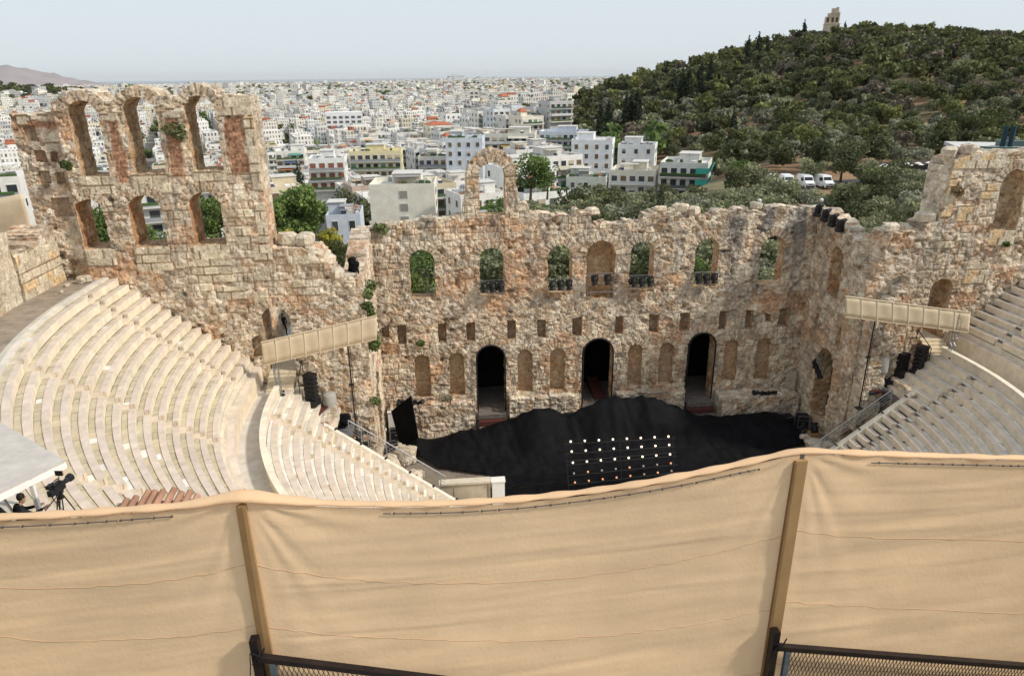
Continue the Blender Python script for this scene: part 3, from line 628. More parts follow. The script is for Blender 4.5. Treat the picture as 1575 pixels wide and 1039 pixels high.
KINDS = {
    'olive_tree': dict(l=lambda s: lobes_round(2.9, 2.6, 3.0, 13, s, .42), c=OL, h=3.2, t=.28),
    'silver_tree': dict(l=lambda s: lobes_round(3.1, 2.4, 3.0, 12, s, .40), c=SILV, h=3.2, t=.28),
    'pine_tree': dict(l=lambda s: lobes_round(3.6, 3.2, 5.4, 12, s, .36), c=PN, h=5.6, t=.25),
    'dark_tree': dict(l=lambda s: lobes_round(3.2, 4.2, 4.0, 14, s, .42), c=DK, h=4.2, t=.25),
    'broadleaf_tree': dict(l=lambda s: lobes_round(3.6, 5.6, 5.4, 18, s, .40), c=GR, h=5.6, t=.3),
    'cypress_tree': dict(l=lambda s: lobes_cone(1.15, 10.5, .4, 9, s), c=CY, h=6, t=.2),
    'yellow_shrub': dict(l=lambda s: lobes_round(2.2, 2.4, 2.2, 9, s, .42), c=YL, h=2, t=.1),
}
def trunk_mb(h, t, seed):
    r = random.Random(seed); mb = MB(); mb.col = (.1, .075, .05); top = Vector((r.uniform(-.3, .3), r.uniform(-.3, .3), h*.55)); mb.tube((0, 0, -.6), top, t, t*.6, 7)
    for i in range(4):
        a = i*PI/2+r.random(); mb.tube(top-Vector((0, 0, .2*i)), (math.cos(a)*h*.35, math.sin(a)*h*.35, h*(.85+.1*i)), t*.5, t*.18, 5)
    return mb
protos = {}
def proto(kind, v, n, size, seedx=0):
    key = (kind, v, n)
    if key not in protos:
        K = KINDS[kind]; V, F, cc = leaves(K['l'](v*31+7+seedx), n, size, K['c'], v*13+5, shell=.5)
        me = mesh_obj('crown', V, F, M_LEAF, None, cc); tr = trunk_mb(K['h'], K['t'], v).build('trunk', M_BARK)
        protos[key] = (me.data, tr.data); bpy.data.objects.remove(me); bpy.data.objects.remove(tr)
    return protos[key]
def tree(kind, x, y, s, v, label, group, n=900, size=.34, z=None, parts=True, name=None, sz=1):
    cm, tm = proto(kind, v, n, size); zz = float(ground_z(x, y)) if z is None else z
    if parts:
        e = empty(name or kind, (x, y, zz), random.uniform(0, 6.28), label, 'tree', group); e.scale = (s, s, s*sz)
        for nm, dd in (('trunk', tm), ('crown', cm)):
            o = bpy.data.objects.new(nm, dd); C.objects.link(o); o.parent = e
    else:
        e = bpy.data.objects.new(name or kind, cm); C.objects.link(e); e.location = (x, y, zz); e.rotation_euler = (0, 0, random.uniform(0, 6.28)); e.scale = (s, s, s*sz); tag(e, label, 'tree', group)
    return e
ROADP = lambda x, y: abs((y-93)-(.05*(x-60))) < 4.5 and x > 45
occupied = []   # x, y, radius kept free of trees
VANS = [(55.5, 85.4), (58.6, 85.1), (62.3, 84.6), (66.0, 84.2)]
occupied.append((57, 73, 6))
for q in VANS: occupied.append((q[0], q[1]-4, 5.5))
SPEC = [
    # u0, u1, v_top, D, depth, floors, wall colour, kind
    (562, 672, 283, 172, 13, 5, (.74, .70, .60), 'blank', 'large cream building with a plain windowless front and a roof terrace'),
    (498, 556, 330, 150, 11, 4, (.52, .56, .62), 'town', 'pale blue town house with a small balcony behind the left wing wall'),
    (470, 532, 243, 235, 12, 5, (.76, .76, .74), 'shut', 'white building with brown shuttered balconies beside a tall dark cypress'),
    (532, 620, 232, 275, 12, 5, (.70, .62, .38), 'bal', 'yellow building with a planted roof terrace above the big cream building'),
    (682, 744, 212, 255, 13, 5, (.60, .64, .69), 'win', 'pale blue building with small square windows just left of the free standing arch'),
    (1012, 1093, 250, 205, 15, 4, (.66, .66, .62), 'glass', 'modern building with long dark balconies and a green awning at the foot of the hill'),
    (935, 1012, 262, 208, 13, 4, (.66, .62, .52), 'bal', 'cream building with dark square openings left of the one with the green awning'),
    (876, 945, 215, 245, 12, 5, (.78, .79, .80), 'win', 'white building with a shaded roof pergola near the hill foot'),
    (948, 1010, 222, 250, 12, 5, (.72, .72, .70), 'win', 'white building crowded with roof terraces and water tanks near the hill foot'),
    (868, 935, 272, 205, 11, 3, (.55, .58, .50), 'win', 'low grey green house with a small red roofed tower'),
    (826, 905, 202, 330, 14, 5, (.62, .66, .72), 'bal', 'light blue block with a dark planted roof garden behind the arch'),
    (700, 760, 292, 190, 11, 4, (.58, .58, .62), 'glass', 'grey modern house with dark glazed top floor left of the free standing arch'),
    (740, 826, 205, 290, 14, 5, (.66, .64, .56), 'bal', 'olive grey apartment block with deep balconies'),
    (640, 700, 240, 270, 13, 6, (.68, .66, .60), 'bal', 'apartment block with tiers of balconies and dark awnings'),
    (420, 470, 232, 330, 14, 5, (.74, .72, .66), 'bal', 'cream block beside the long dark tree line'),
]
blds = []
def dirp(u, v):
    d = pix_dir(u, v); return d/np.hypot(d[0], d[1])
def building(mode, w_, d_, nf, col, kind, r, fh=3.1):
    """parts of one apartment house as a dict of MBs; origin at the centre of its base, front faces -Y"""
    h = nf*fh; parts = []
    wl = MB(); wl.col = col; wl.box((0, 0, h/2-5), (w_, d_, h+10), top=tuple(.8*c+.05 for c in col))
    pc = tuple(min(.8, c*1.04) for c in col)
    wl.col = pc
    for (cx, cy, sx, sy) in ((0, -d_/2+.1, w_, .2), (0, d_/2-.1, w_, .2), (-w_/2+.1, 0, .2, d_-.4), (w_/2-.1, 0, .2, d_-.4)): wl.box((cx, cy, h+.45), (sx+(.04 if sx > 1 else 0), sy, .9))
    parts.append(('wall', wl))
    rf = MB(); rf.col = tuple(c*.97 for c in col); px = r.uniform(-.25, .25)*w_; pw = w_*r.uniform(.28, .5); pd = d_*r.uniform(.35, .6)
    rf.box((px, d_*.1, h+1.35), (pw, pd, 2.7), top=(.55, .53, .5)); rf.col = (.55, .53, .5); rf.box((px, d_*.1, h+2.78), (pw+.5, pd+.5, .16))
    if kind != 'tile':
        for i in range(r.randint(7, 14)):
            rf.col = r.choice([(.75, .75, .75), (.35, .36, .38), (.62, .6, .56), (.2, .2, .22), (.45, .25, .15)])
            rf.box((r.uniform(-.4, .4)*w_, r.uniform(-.42, .42)*d_, h+.5), (r.uniform(.6, 1.8), r.uniform(.6, 1.6), r.uniform(.7, 1.5)))
        if r.random() < .5:   # water heater
            rf.col = (.78, .78, .78); x = r.uniform(-.3, .3)*w_; rf.tube((x-.6, -d_*.3, h+1.5), (x+.6, -d_*.3, h+1.5), .28, n=6); rf.col = (.03, .04, .08); rf.box((x, -d_*.3-.7, h+.9), (1.3, 1.2, .06), rx=.7)
    for i in range(r.randint(2, 5)):
        ax, ay = r.uniform(-.4, .4)*w_, r.uniform(-.4, .4)*d_; rf.col = (.25, .25, .25); rf.tube((ax, ay, h), (ax, ay, h+r.uniform(2.5, 4.5)), .05, n=4); rf.box((ax, ay, h+2.4), (1.0, .05, .05), rz=i)
    if r.random() < .4: rf.col = r.choice([(.5, .47, .4), (.3, .3, .3), (.55, .45, .3)]); qx, qy = r.uniform(-.2, .2)*w_, -d_*.25; rf.box((qx, qy, h+2.4), (w_*.4, d_*.3, .1)); [rf.box((qx+sx*w_*.18, qy+sy*d_*.13, h+1.2), (.12, .12, 2.4)) for sx in (-1, 1) for sy in (-1, 1)]
    if r.random() < .4:
        rf.col = (.07, .11, .04)
        for i in range(r.randint(3, 7)): rf.rock((r.uniform(-.45, .45)*w_, -d_*.45, h+1.1), (r.uniform(.8, 2), .8, r.uniform(.7, 1.5)), i)
    parts.append(('roof', rf))
    if kind == 'tile' or (kind != 'blank' and r.random() < .05):
        t = MB(); t.col = (.42, .13, .07); hw, hd_ = w_/2+.3, d_/2+.3; b = h+.95 if kind == 'tile' else h+2.9
        if kind != 'tile': hw, hd_ = pw/2+.4, pd/2+.4
        ox, oy = (0, 0) if kind == 'tile' else (px, d_*.1)
        k = t.pts([(ox-hw, oy-hd_, b), (ox+hw, oy-hd_, b), (ox+hw, oy+hd_, b), (ox-hw, oy+hd_, b), (ox-hw*.4, oy, b+1.7), (ox+hw*.4, oy, b+1.7)])
        for f in ([0, 1, 5, 4], [1, 2, 5], [2, 3, 4, 5], [3, 0, 4], [3, 2, 1, 0]): t.face([k+i for i in f])
        parts.append(('tiled_roof', t))
    gl = [(.03, .035, .04), (.06, .065, .07), (.10, .10, .10), (.16, .11, .07)]
    def win(x, z, ww, hh, side=0, c=None):
        m_ = MB(); m_.col = (.7, .69, .66)
        def pl(cx, off, cz, sx, t_, sz):
            if side == 0: m_.box((cx, -d_/2-off, cz), (sx, t_, sz))
            elif side == 1: m_.box((w_/2+off, cx, cz), (t_, sx, sz))
            else: m_.box((-w_/2-off, cx, cz), (t_, sx, sz))
        pl(x, .0, z, ww+.25, .14, hh+.25); m_.col = c or r.choice(gl); pl(x, .06, z, ww, .08, hh)
        if c is None and r.random() < .3: m_.col = r.choice([(.5, .42, .3), (.3, .17, .09), (.6, .6, .58), (.15, .3, .22)]); pl(x, .11, z+hh*.25, ww*.95, .05, hh*.5)
        parts.append(('window', m_))
    def balcony(z, x0, x1, dp, c, side=0, rail=True):
        m_ = MB(); m_.col = (.66, .64, .6)
        def pl(a, b, y0, y1, z0, z1):
            if side == 0: m_.bxy(a, b, -d_/2-y1, -d_/2-y0, z0, z1)
            else: m_.bxy(w_/2+y0, w_/2+y1, a, b, z0, z1)
        pl(x0, x1, 0, dp, z-.12, z+.06); m_.col = c
        if rail: pl(x0+.05, x1-.05, dp-.1, dp-.04, z+.1, z+1.0)
        if r.random() < .45: m_.col = r.choice([(.06, .12, .03), (.08, .15, .05)]); pl(x0+.3, x1-.3-r.random(), dp-.05, dp+.2, z+.7, z+1.2)
        parts.append(('balcony', m_))
    fr = r.random()
    for f in range(nf):
        zb = f*fh
        if f < nf-3 and kind not in ('glass', 'town'): continue
        if kind == 'blank':
            if f >= nf-4: win(w_*.02, zb+1.5, 1.9, 1.7, c=(.30, .28, .24)); win(0, zb+1.6, 1.6, 1.6, 1); win(-3, zb+1.6, 1.4, 1.5, 1)
            continue
        if kind in ('bal', 'shut', 'glass', 'tile'):
            g_ = (.035, .04, .045) if kind == 'glass' else None
            nb = max(2, int(w_/2.6))
            for i in range(nb):
                x = -w_/2+w_*(i+.5)/nb; win(x, zb+1.35, w_/nb*.62, 2.1, c=(.25, .10, .06) if kind == 'shut' else g_)
            balcony(zb+.05, -w_/2+.2, w_/2-.2, 1.4 if kind != 'glass' else 1.7, r.choice([(.6, .6, .58), (.30, .31, .32), (.66, .62, .5)]) if kind != 'glass' else (.10, .10, .10))
            if fr < .3 and r.random() < .6 and kind == 'bal':
                a = MB(); a.col = r.choice([(.40, .16, .05), (.55, .36, .12), (.10, .25, .20), (.5, .47, .4), (.10, .17, .3)]); x = r.uniform(-.25, .25)*w_; a.box((x, -d_/2-.9, zb+2.5), (w_*.4, 1.9, .07), rx=.45); parts.append(('awning', a))
        else:
            nb = max(2, int(w_/3.2))
            for i in range(nb): win(-w_/2+w_*(i+.5)/nb, zb+1.65, 1.15 if kind != 'town' else 1.2, 1.5 if kind != 'town' else 2.0)
            if kind == 'town' and f == nf-2: balcony(zb+.05, -1.8, 1.8, 1.1, (.35, .36, .38))
        ns = max(2, int(d_/3.6))
        for i in range(ns):
            for sd_ in (1, 2):
                if r.random() < .7: win(-d_/2+d_*(i+.5)/ns, zb+1.65, 1.2, 1.45, sd_)
    if kind == 'glass':
        a = MB(); a.col = (.05, .38, .30)
        for f in (nf-1, nf-2): a.box((w_/2+.7, 0, f*fh+2.0), (.08, d_*.8, 2.0), ry=.3); a.box((w_/2-1.4, -d_/2-1.75, f*fh+2.0), (3.4, .08, 1.5), rx=-.15)
        parts.append(('awning', a))
    return parts
def place_building(x, y, zt, rz, parts, label, group, detailed, nf, fh=3.1, name='apartment_building'):
    if detailed:
        e = empty(name, (x, y, zt-nf*fh), rz, label, 'building', group)
        for nm, mb in parts: mb.build(nm, M_COL, e)
        return e
    a = MB()
    for nm, mb in parts:
        k = len(a.v); a.v += mb.v; a.f += [[i+k for i in f] for f in mb.f]; a.c += mb.c; a.m += mb.m
    o = a.build(name, M_COL); o.location = (x, y, zt-nf*fh); o.rotation_euler = (0, 0, rz); return tag(o, label, 'building', group)
rb = random.Random(5)
for (u0, u1, vt, D, dd, nf, col, kind, lb) in SPEC:
    a = CAM+dirp(u0, vt)*D; b = CAM+dirp(u1, vt)*D; w_ = float(np.hypot(*(b-a)[:2]))*.92; c = (a+b)/2; v = (b-a)/np.linalg.norm((b-a)[:2])
    rz = math.atan2(v[1], v[0])-.10; nrm = np.array((-math.sin(rz), math.cos(rz)))
    x, y = c[0]+nrm[0]*dd/2, c[1]+nrm[1]*dd/2
    place_building(x, y, float(c[2])-.9, rz, building(0, w_, dd, nf, col, kind, rb), lb, None, True, nf)
    blds.append((x, y, max(w_, dd)*.62)); occupied.append((x, y, max(w_, dd)*.62+1.5))
# red roofed turret and rooftop bits on the grey green house
# random infill, nearest first
WC = [((.79, .78, .76), 'white'), ((.73, .71, .66), 'off-white'), ((.62, .62, .61), 'light grey'), ((.72, .67, .56), 'cream'), ((.46, .46, .47), 'grey'), ((.70, .62, .46), 'pale yellow'), ((.62, .49, .41), 'peach'), ((.62, .65, .68), 'pale blue')]
PC = [.38, .20, .14, .10, .07, .04, .03, .04]
cand = []
ANG = .33
ca, sa = math.cos(ANG), math.sin(ANG)
for i in range(-70, 70):
    for j in range(0, 92):
        if i % 4 == 3: continue
        gx = i*14.2+(j % 3)*.6; gy = j*14.6+(4.5 if j % 4 > 1 else 0)
        if j % 4 == 3: gy += 3
        x = gx*ca-gy*sa; y = gx*sa+gy*ca+60
        x += rb.uniform(-1, 1); y += rb.uniform(-1, 1); D = math.hypot(x-CAM[0], y-CAM[1])
        if D < 165 or D > 1300: continue
        gz = float(ground_z(x, y))
        if gz > -4.5: continue
        if 850 < float(proj((x, y, gz+10))[0]) < 1130 and D < 300: continue
        if float(proj((x, y, gz+10))[0]) > 890 and D > 300 and gz > -22: continue
        if (x+1010)**2*.4+(y-1500)**2 < 400**2*.4 and D > 900: continue
        u, v, z = proj((x, y, gz+14))
        if u < -420 or u > 1200: continue
        # the green valley and tree line left of centre
        tl = abs(u-(445-.02*(v-200))) < 10+.1*max(0, v-180) and 185 < v < 300
        if tl: continue
        if any((x-a)**2+(y-b)**2 < (r+8)**2 for a, b, r in blds if r > 3): continue
        cand.append((D, x, y, gz, u, v))
cand.sort(); cand = [q for q in cand if q[4] > -40][:230]+[q for q in cand if q[4] <= -40]+[q for q in cand if q[4] > -40][230:]; ZONE = lambda u, D: ('beyond the arched tower' if u < 400 else 'left of the free standing arch' if u < 720 else 'right of the free standing arch')
DIST = lambda D: 'in the nearest streets' if D < 230 else 'a few streets back' if D < 300 else 'farther back'
NIND = 230
def wchoice(r): return r.choices(WC, PC)[0]
for n_, (D, x, y, gz, u, v) in enumerate(cand[:NIND]):
    col, cn = wchoice(rb); nf = rb.choice([4, 4, 5, 5, 6]); kind = rb.choice(['bal', 'bal', 'bal', 'win']) if rb.random() < .93 else 'tile'
    c2 = tuple(np.clip(np.array(col)*rb.uniform(.8, 1.06)*np.array((1, .985, .955)), 0, .8)); zt = min(gz+nf*3.1, 26.8-.052*D if u > 650 else 26.8-.06*D) if D < 260 else gz+nf*3.1
    rz = ANG+rb.choice([0, 0, PI/2, -PI/2, PI])*0+rb.uniform(-.04, .04)
    det = n_ < 60
    parts = building(0, rb.uniform(9.5, 14), rb.uniform(10, 14), nf, c2, kind, rb)
    what = {'bal': 'balconied block', 'win': 'plain windowed block', 'tile': 'red roofed block'}[kind]
    lb = '%s %s %s %s' % (cn, what, DIST(D), ZONE(u, D))
    place_building(x, y, zt, rz, parts, lb, 'apartment blocks of the near city', det, nf)
# ---- far city as one mass
Vs, Cs = [], []
def add_boxes(x, y, z0, z1, w_, d_, rz, col):
    n = len(x); c, s = np.cos(rz), np.sin(rz); out = []
    for (sx, sy, zz) in ((-1, -1, z0), (1, -1, z0), (1, 1, z0), (-1, 1, z0), (-1, -1, z1), (1, -1, z1), (1, 1, z1), (-1, 1, z1)):
        px, py = sx*w_/2, sy*d_/2; out.append(np.stack([x+px*c-py*s, y+px*s+py*c, zz], 1))
    Vs.append(np.stack(out, 1).reshape(-1, 3)); Cs.append(col)
rest = cand[NIND:]
g = np.random.default_rng(4)
P = np.array([(a[1], a[2], a[3]) for a in rest if g.random() < .93]); sizes = np.full(len(P), 13.)
far = []
for ring_ in ((1300, 2600, 5200, 17.), (2600, 6600, 9000, 28.)):
    r0, r1, n, sz = ring_; D = np.sqrt(g.uniform(r0**2, r1**2, n)); az = g.uniform(-.68, .40, n); x = CAM[0]+D*np.sin(YAW+az); y = CAM[1]+D*np.cos(YAW+az)
    gz = ground_z(x, y); k = ~(((x+1010)**2*.4+(y-1500)**2) < 330**2*.4) & ~((x > 60) & (gz > 2) & (D < 1800)); far.append(np.stack([x, y, gz, np.full(n, sz)], 1)[k])
allp = np.vstack([np.column_stack([P, sizes])]+far); n = len(allp)
idxc = g.choice(len(WC), n, p=PC); base = np.array([c[0] for c in WC])[idxc]*g.uniform(.75, 1.05, (n, 1)); base = np.clip(base*np.array((1.06, 1.04, 1.0)), 0, .84)
w_ = allp[:, 3]*g.uniform(.7, 1.05, n); d_ = allp[:, 3]*g.uniform(.7, 1.05, n); h = g.choice([9.5, 12.5, 15.5, 15.5, 18.5, 21.5], n); h = np.where(g.random(n) < .012, h*1.7, h); rz = ANG+g.choice([0, .35, -.5, .9], n, p=[.55, .2, .15, .1])+g.normal(0, .05, n)
rz = np.where(np.arange(n) < len(P), ANG+g.normal(0, .03, n), rz)
add_boxes(allp[:, 0], allp[:, 1], allp[:, 2]-6, allp[:, 2]+h, w_, d_, rz, base)
m_ = g.random(n) < .8; q = allp[m_]; add_boxes(q[:, 0]+g.uniform(-3, 3, m_.sum()), q[:, 1]+g.uniform(-3, 3, m_.sum()), (q[:, 2]+h[m_]), q[:, 2]+h[m_]+g.uniform(1.5, 3.4, m_.sum()), w_[m_]*g.uniform(.2, .6, m_.sum()), d_[m_]*g.uniform(.2, .6, m_.sum()), rz[m_], np.where(g.random((m_.sum(), 1)) < .10, np.array([[.42, .15, .08]]), base[m_]*.95))
m_ = g.random(n) < .6; q = allp[m_]; k = m_.sum(); add_boxes(q[:, 0]+g.uniform(-5, 5, k), q[:, 1]+g.uniform(-5, 5, k), (q[:, 2]+h[m_]), q[:, 2]+h[m_]+g.uniform(.7, 1.6, k), g.uniform(1, 4, k), g.uniform(1, 4, k), rz[m_], g.uniform(.05, .6, (k, 1))*np.ones((1, 3)))
V = np.concatenate(Vs); cc = np.concatenate([np.repeat(c, 8, 0) for c in Cs]); nb = len(V)//8; o8 = np.arange(nb)[:, None]*8
F = np.concatenate([o8+np.array(f) for f in ([4, 5, 6, 7], [0, 1, 5, 4], [1, 2, 6, 5], [2, 3, 7, 6], [3, 0, 4, 7])])
MC = mat('far_building_walls', attr='Col', rough=.85); t = MC.node_tree; N_ = t.nodes; Lk = t.links
geo = N_.new('ShaderNodeNewGeometry'); sx = N_.new('ShaderNodeSeparateXYZ'); Lk.new(geo.outputs['Position'], sx.inputs[0]); sn = N_.new('ShaderNodeSeparateXYZ'); Lk.new(geo.outputs['True Normal'], sn.inputs[0])
def mth(op, a, b=None, c=None):
    n = N_.new('ShaderNodeMath'); n.operation = op
    for i, q in enumerate((a, b, c)):
        if q is None: continue
        if isinstance(q, (int, float)): n.inputs[i].default_value = q
        else: Lk.new(q, n.inputs[i])
    return n.outputs[0]
uu = mth('ADD', mth('MULTIPLY', sx.outputs[0], .39), mth('MULTIPLY', sx.outputs[1], .31)); fz = mth('FRACT', mth('MULTIPLY', sx.outputs[2], .3226)); fu = mth('FRACT', uu)
wz = mth('MULTIPLY', mth('GREATER_THAN', fz, .22), mth('LESS_THAN', fz, .80)); wu = mth('MULTIPLY', mth('GREATER_THAN', fu, .28), mth('LESS_THAN', fu, .78))
vert = mth('LESS_THAN', mth('ABSOLUTE', sn.outputs[2]), .5); wm = mth('MULTIPLY', mth('MULTIPLY', wz, wu), vert)
rs = N_.new('ShaderNodeTexWhiteNoise'); rs.noise_dimensions = '2D'; cmb = N_.new('ShaderNodeCombineXYZ'); Lk.new(mth('FLOOR', uu), cmb.inputs[0]); Lk.new(mth('FLOOR', mth('MULTIPLY', sx.outputs[2], .3226)), cmb.inputs[1]); Lk.new(cmb.outputs[0], rs.inputs[0])
wm = mth('MULTIPLY', wm, mth('MULTIPLY_ADD', rs.outputs[0], .6, .35))
mx = N_.new('ShaderNodeMix'); mx.data_type = 'RGBA'; att = [q for q in N_ if q.type == 'ATTRIBUTE'][0]; Lk.new(wm, mx.inputs[0]); Lk.new(att.outputs['Color'], mx.inputs[6]); mx.inputs[7].default_value = (.05, .055, .06, 1); Lk.new(mx.outputs[2], N_['Principled BSDF'].inputs['Base Color'])
tag(mesh_obj('distant_city', V, F, MC, None, cc), 'dense white mass of far city blocks reaching to the horizon', 'city', kind='stuff')
# landmark blocks in the middle distance
def slabblock(name, u0, u1, vt, D, h, dd, col, lb, grid=True):
    a = CAM+dirp(u0, vt)*D; b = CAM+dirp(u1, vt)*D; c = (a+b)/2; w_ = float(np.hypot(*(b-a)[:2])); mb = MB(); mb.col = col; mb.box((0, 0, -h/2), (w_, dd, h))
    e = empty(name, (c[0], c[1], c[2]), math.atan2((b-a)[1], (b-a)[0]), lb, 'building'); mb.build('wall', M_COL, e)
    if grid:
        nf = int(h/3.3); nb_ = int(w_/4); wo = None
        for f in range(nf):
            for i in range(nb_):
                if wo is None: wm_ = MB(); wm_.col = (.12, .12, .12); wm_.box((0, 0, 0), (w_/nb_*.6, .2, 1.7)); wo = wm_.build('window', M_COL, e)
                else: o = wo.copy(); C.objects.link(o); wo_ = o
                q = wo if (f == 0 and i == 0) else wo_
                q.location = (-w_/2+w_*(i+.5)/nb_, -dd/2-.03, -h+3.3*(f+.55))
    return e
slabblock('hotel_block', 752, 842, 141, 800, 22, 16, (.66, .62, .54), 'long pale slab block with a regular grid of windows beyond the free standing arch')
slabblock('office_block', 722, 736, 138, 700, 28, 12, (.70, .66, .58), 'slim pale high-rise slab left of the long grid fronted block')
slabblock('office_block', 500, 556, 172, 560, 12, 14, (.74, .74, .74), 'long low white hall in the middle of the city')
e = empty('glass_hall', tuple(CAM+dirp(790, 165)*640), 0, 'dark blue glass domed hall in front of the long slab block', 'building')
mb = MB(); mb.lathe((0, 0, -8), [(24, 0), (24, 5), (20, 9), (12, 12), (4, 13.2)], 16); mb.build('glass_dome', mat('blue_glass', (.05, .09, .13), .2, spec=.6), e)
# construction crane on the horizon
p = CAM+dirp(697, 132)*1900; mb = MB(); mb.tube((0, 0, -20), (0, 0, 26), .9, n=4); mb.tube((-14, 0, 22), (30, 0, 22), .8, n=4); mb.tube((0, 0, 27), (28, 0, 22.5), .3, n=4); mb.tube((0, 0, 27), (-13, 0, 22.5), .3, n=4); mb.box((-12, 0, 20), (4, 2, 3))
o = mb.build('tower_crane', mat('crane_paint', (.35, .25, .18), .7)); o.location = tuple(p); tag(o, 'thin tower crane on the city horizon', 'crane')

# ------------------------------------------------------------------ trees placed
rt = random.Random(21)
CAFE = (98, 101)
occupied.append((98, 92, 17)); occupied.append((90, 90, 12)); occupied.append((108, 92, 12)); occupied.append((94, 82, 13)); occupied.append((46, 17, 9))
def free(x, y, r=0): return all((x-a)**2+(y-b)**2 > (q+r)**2 for a, b, q in occupied)
cnt = dict(o=0, p=0)
def canopy_ok(x, y, top):
    return True
pts = []
for i in range(60):
    for j in range(20):
        x = -32+i*5.3+rt.uniform(-1.6, 1.6)+(j % 2)*2.6; y = 14+j*4.9+rt.uniform(-1.4, 1.4)
        gz = float(ground_z(x, y)); u, v, z = proj((x, y, gz+4))
        if u < 480 or u > 1620 or not free(x, y, .5): continue
        if x < 22 and y > 62+.5*x and u < 800: continue
        if u < 690 and y > 45: continue
        if y > 88 and x > 40: continue
        pts.append((z, x, y, u, v))
pts.sort()
GL = {'olive_tree': 'bushy grey green olive tree in the grove behind the stage wall', 'silver_tree': 'pale silvery olive tree in the grove behind the stage wall', 'pine_tree': 'low spreading green pine in the grove behind the stage wall', 'dark_tree': 'dark green tree in the grove behind the stage wall', 'broadleaf_tree': 'fresh green leafy tree in the grove behind the stage wall'}
for z, x, y, u, v in pts[:285]:
    kd = rt.choices(['olive_tree', 'silver_tree', 'dark_tree', 'broadleaf_tree'], [.62, .2, .12, .06 if u > 800 else .3])[0]
    s = rt.uniform(.8, 1.2)*(.85 if y < 30 else 1.1)
    vmin = float(np.interp(u, [500, 700, 840, 870, 1100, 1180, 1250, 1600], [345, 322, 285, 296, 290, 276, 262, 255])); gz_t = float(ground_z(x, y))
    while s > .3 and u < 1130 and float(proj((x, y, gz_t+5.2*s))[1]) < vmin: s *= .93
    if s < .55: continue
    if kd == 'broadleaf_tree': s *= .62
    tree(kd, x, y, s, rt.randint(0, 2), GL[kd], 'trees of the olive grove', n=1500, size=.30)
# singled out trees
def ptree(kind, u, v, D, top_h, s, lb, n=1500, size=.34, sz=1, var=0):
    p = CAM+dirp(u, v)*D; return tree(kind, p[0], p[1], s, var, lb, None, n, size, z=float(p[2])-top_h*s*sz, sz=sz)
ptree('broadleaf_tree', 452, 285, 122, 8.6, 1.3, 'big bright green leafy tree just right of the tall arched tower', 4200, .36)
ptree('broadleaf_tree', 412, 312, 118, 8.6, .95, 'smaller bright green tree tucked against the tower edge', 2600, .34, var=1)
ptree('yellow_shrub', 507, 350, 104, 3.7, 1.15, 'shrub with yellow foliage beside the blue town house', 1300, .26)
ptree('yellow_shrub', 430, 352, 104, 3.7, 1.0, 'low yellow green shrub under the big leafy tree', 1000, .26, var=1)
ptree('pine_tree', 518, 372, 96, 7.2, .85, 'rounded green pine below the blue town house', 2200, .28)
ptree('broadleaf_tree', 815, 236, 140, 8.6, 1.1, 'light green feathery tree beside the free standing arch', 3000, .3, var=2)
ptree('broadleaf_tree', 842, 250, 142, 8.6, .8, 'small light green tree right of the free standing arch', 1800, .3, var=1)
ptree('cypress_tree', 1019, 279, 112, 11.2, .72, 'single dark cypress rising from the grove in the centre', 1500, .22)
ptree('cypress_tree', 457, 247, 215, 11.2, 1.05, 'tall dark cypress among the city roofs left of centre', 1200, .3)
ptree('dark_tree', 528, 280, 175, 7.5, 1.0, 'spiky conifer in front of the plain cream building', 1200, .3, sz=1.3)
ptree('dark_tree', 720, 335, 118, 7.5, .9, 'dark round tree left of the free standing arch', 1500, .3, var=1)
for u, v in ((315, 300), (330, 300), (350, 310), (300, 315), (338, 330), (155, 315), (150, 335), (238, 345), (145, 330)):
    ptree('broadleaf_tree', u, v, 112 if u > 280 else 100, 8.6, .75, 'green tree glimpsed through the lower tower windows', 1200, .34, var=u % 3).update_tag()
for q in [o for o in scene.objects if o.get('label') == 'green tree glimpsed through the lower tower windows']: q['group'] = 'trees behind the tower windows'
for k_ in range(26):   # long dark tree line in a city street
    D = 190+k_*9; u = 446+rt.uniform(-6, 6)-(k_ > 12)*2+k_*.1; v = 322-k_*5.2
    p = CAM+dirp(u, 200)*D; tree('dark_tree' if k_ % 3 else 'broadleaf_tree', p[0], p[1], rt.uniform(.9, 1.3), k_ % 3, 'dark street tree in the long row left of centre', 'street trees of the long row', 700, .5, sz=1.15)
# hill trees
hp = []
for i in range(105):
    for j in range(105):
        x = -30+i*7.0+rt.uniform(-2.6, 2.6)+(j % 2)*3.5; y = 62+j*7.0+rt.uniform(-2.6, 2.6)
        gz = float(ground_z(x, y)); u, v, z = proj((x, y, gz+5))
        if u < 840 or u > 1640 or z > 760 or not free(x, y, 1): continue
        if x-(.8*y-80) < 22 and gz < -3 and (z < 255 or u < 885 or gz < -20): continue
        if y < 88+.04*x and x > 30: continue
        if x < -25 or (x < 22 and y < 270) or (u < 888 and z > 240): continue
        if 855 < u < 1112 and z < (203 if u > 1005 else 252) and float(proj((x, y, gz+8))[1]) < 290: continue
        dens = fbm(np.array(x/26.), np.array(y/26.), 55, 3)
        if dens > .70 and rt.random() < .5: continue
        if ROADP(x, y): continue
        if y > 438+60 and x < 700: continue
        if (x-257)**2+(y-438)**2 < 11**2: continue
        if rt.random() < .06: continue
        hp.append((z, x, y, gz, u, v))
hp.sort()
KINDS['bare_tree'] = dict(l=lambda s: lobes_round(3.0, 3.0, 4.0, 10, s, .40), c=((.14, .11, .08), (.30, .25, .19)), h=4, t=.2)
KINDS['light_pine'] = dict(l=lambda s: lobes_round(3.8, 3.4, 5.6, 11, s, .36), c=((.10, .12, .035), (.29, .30, .10)), h=5.6, t=.25)
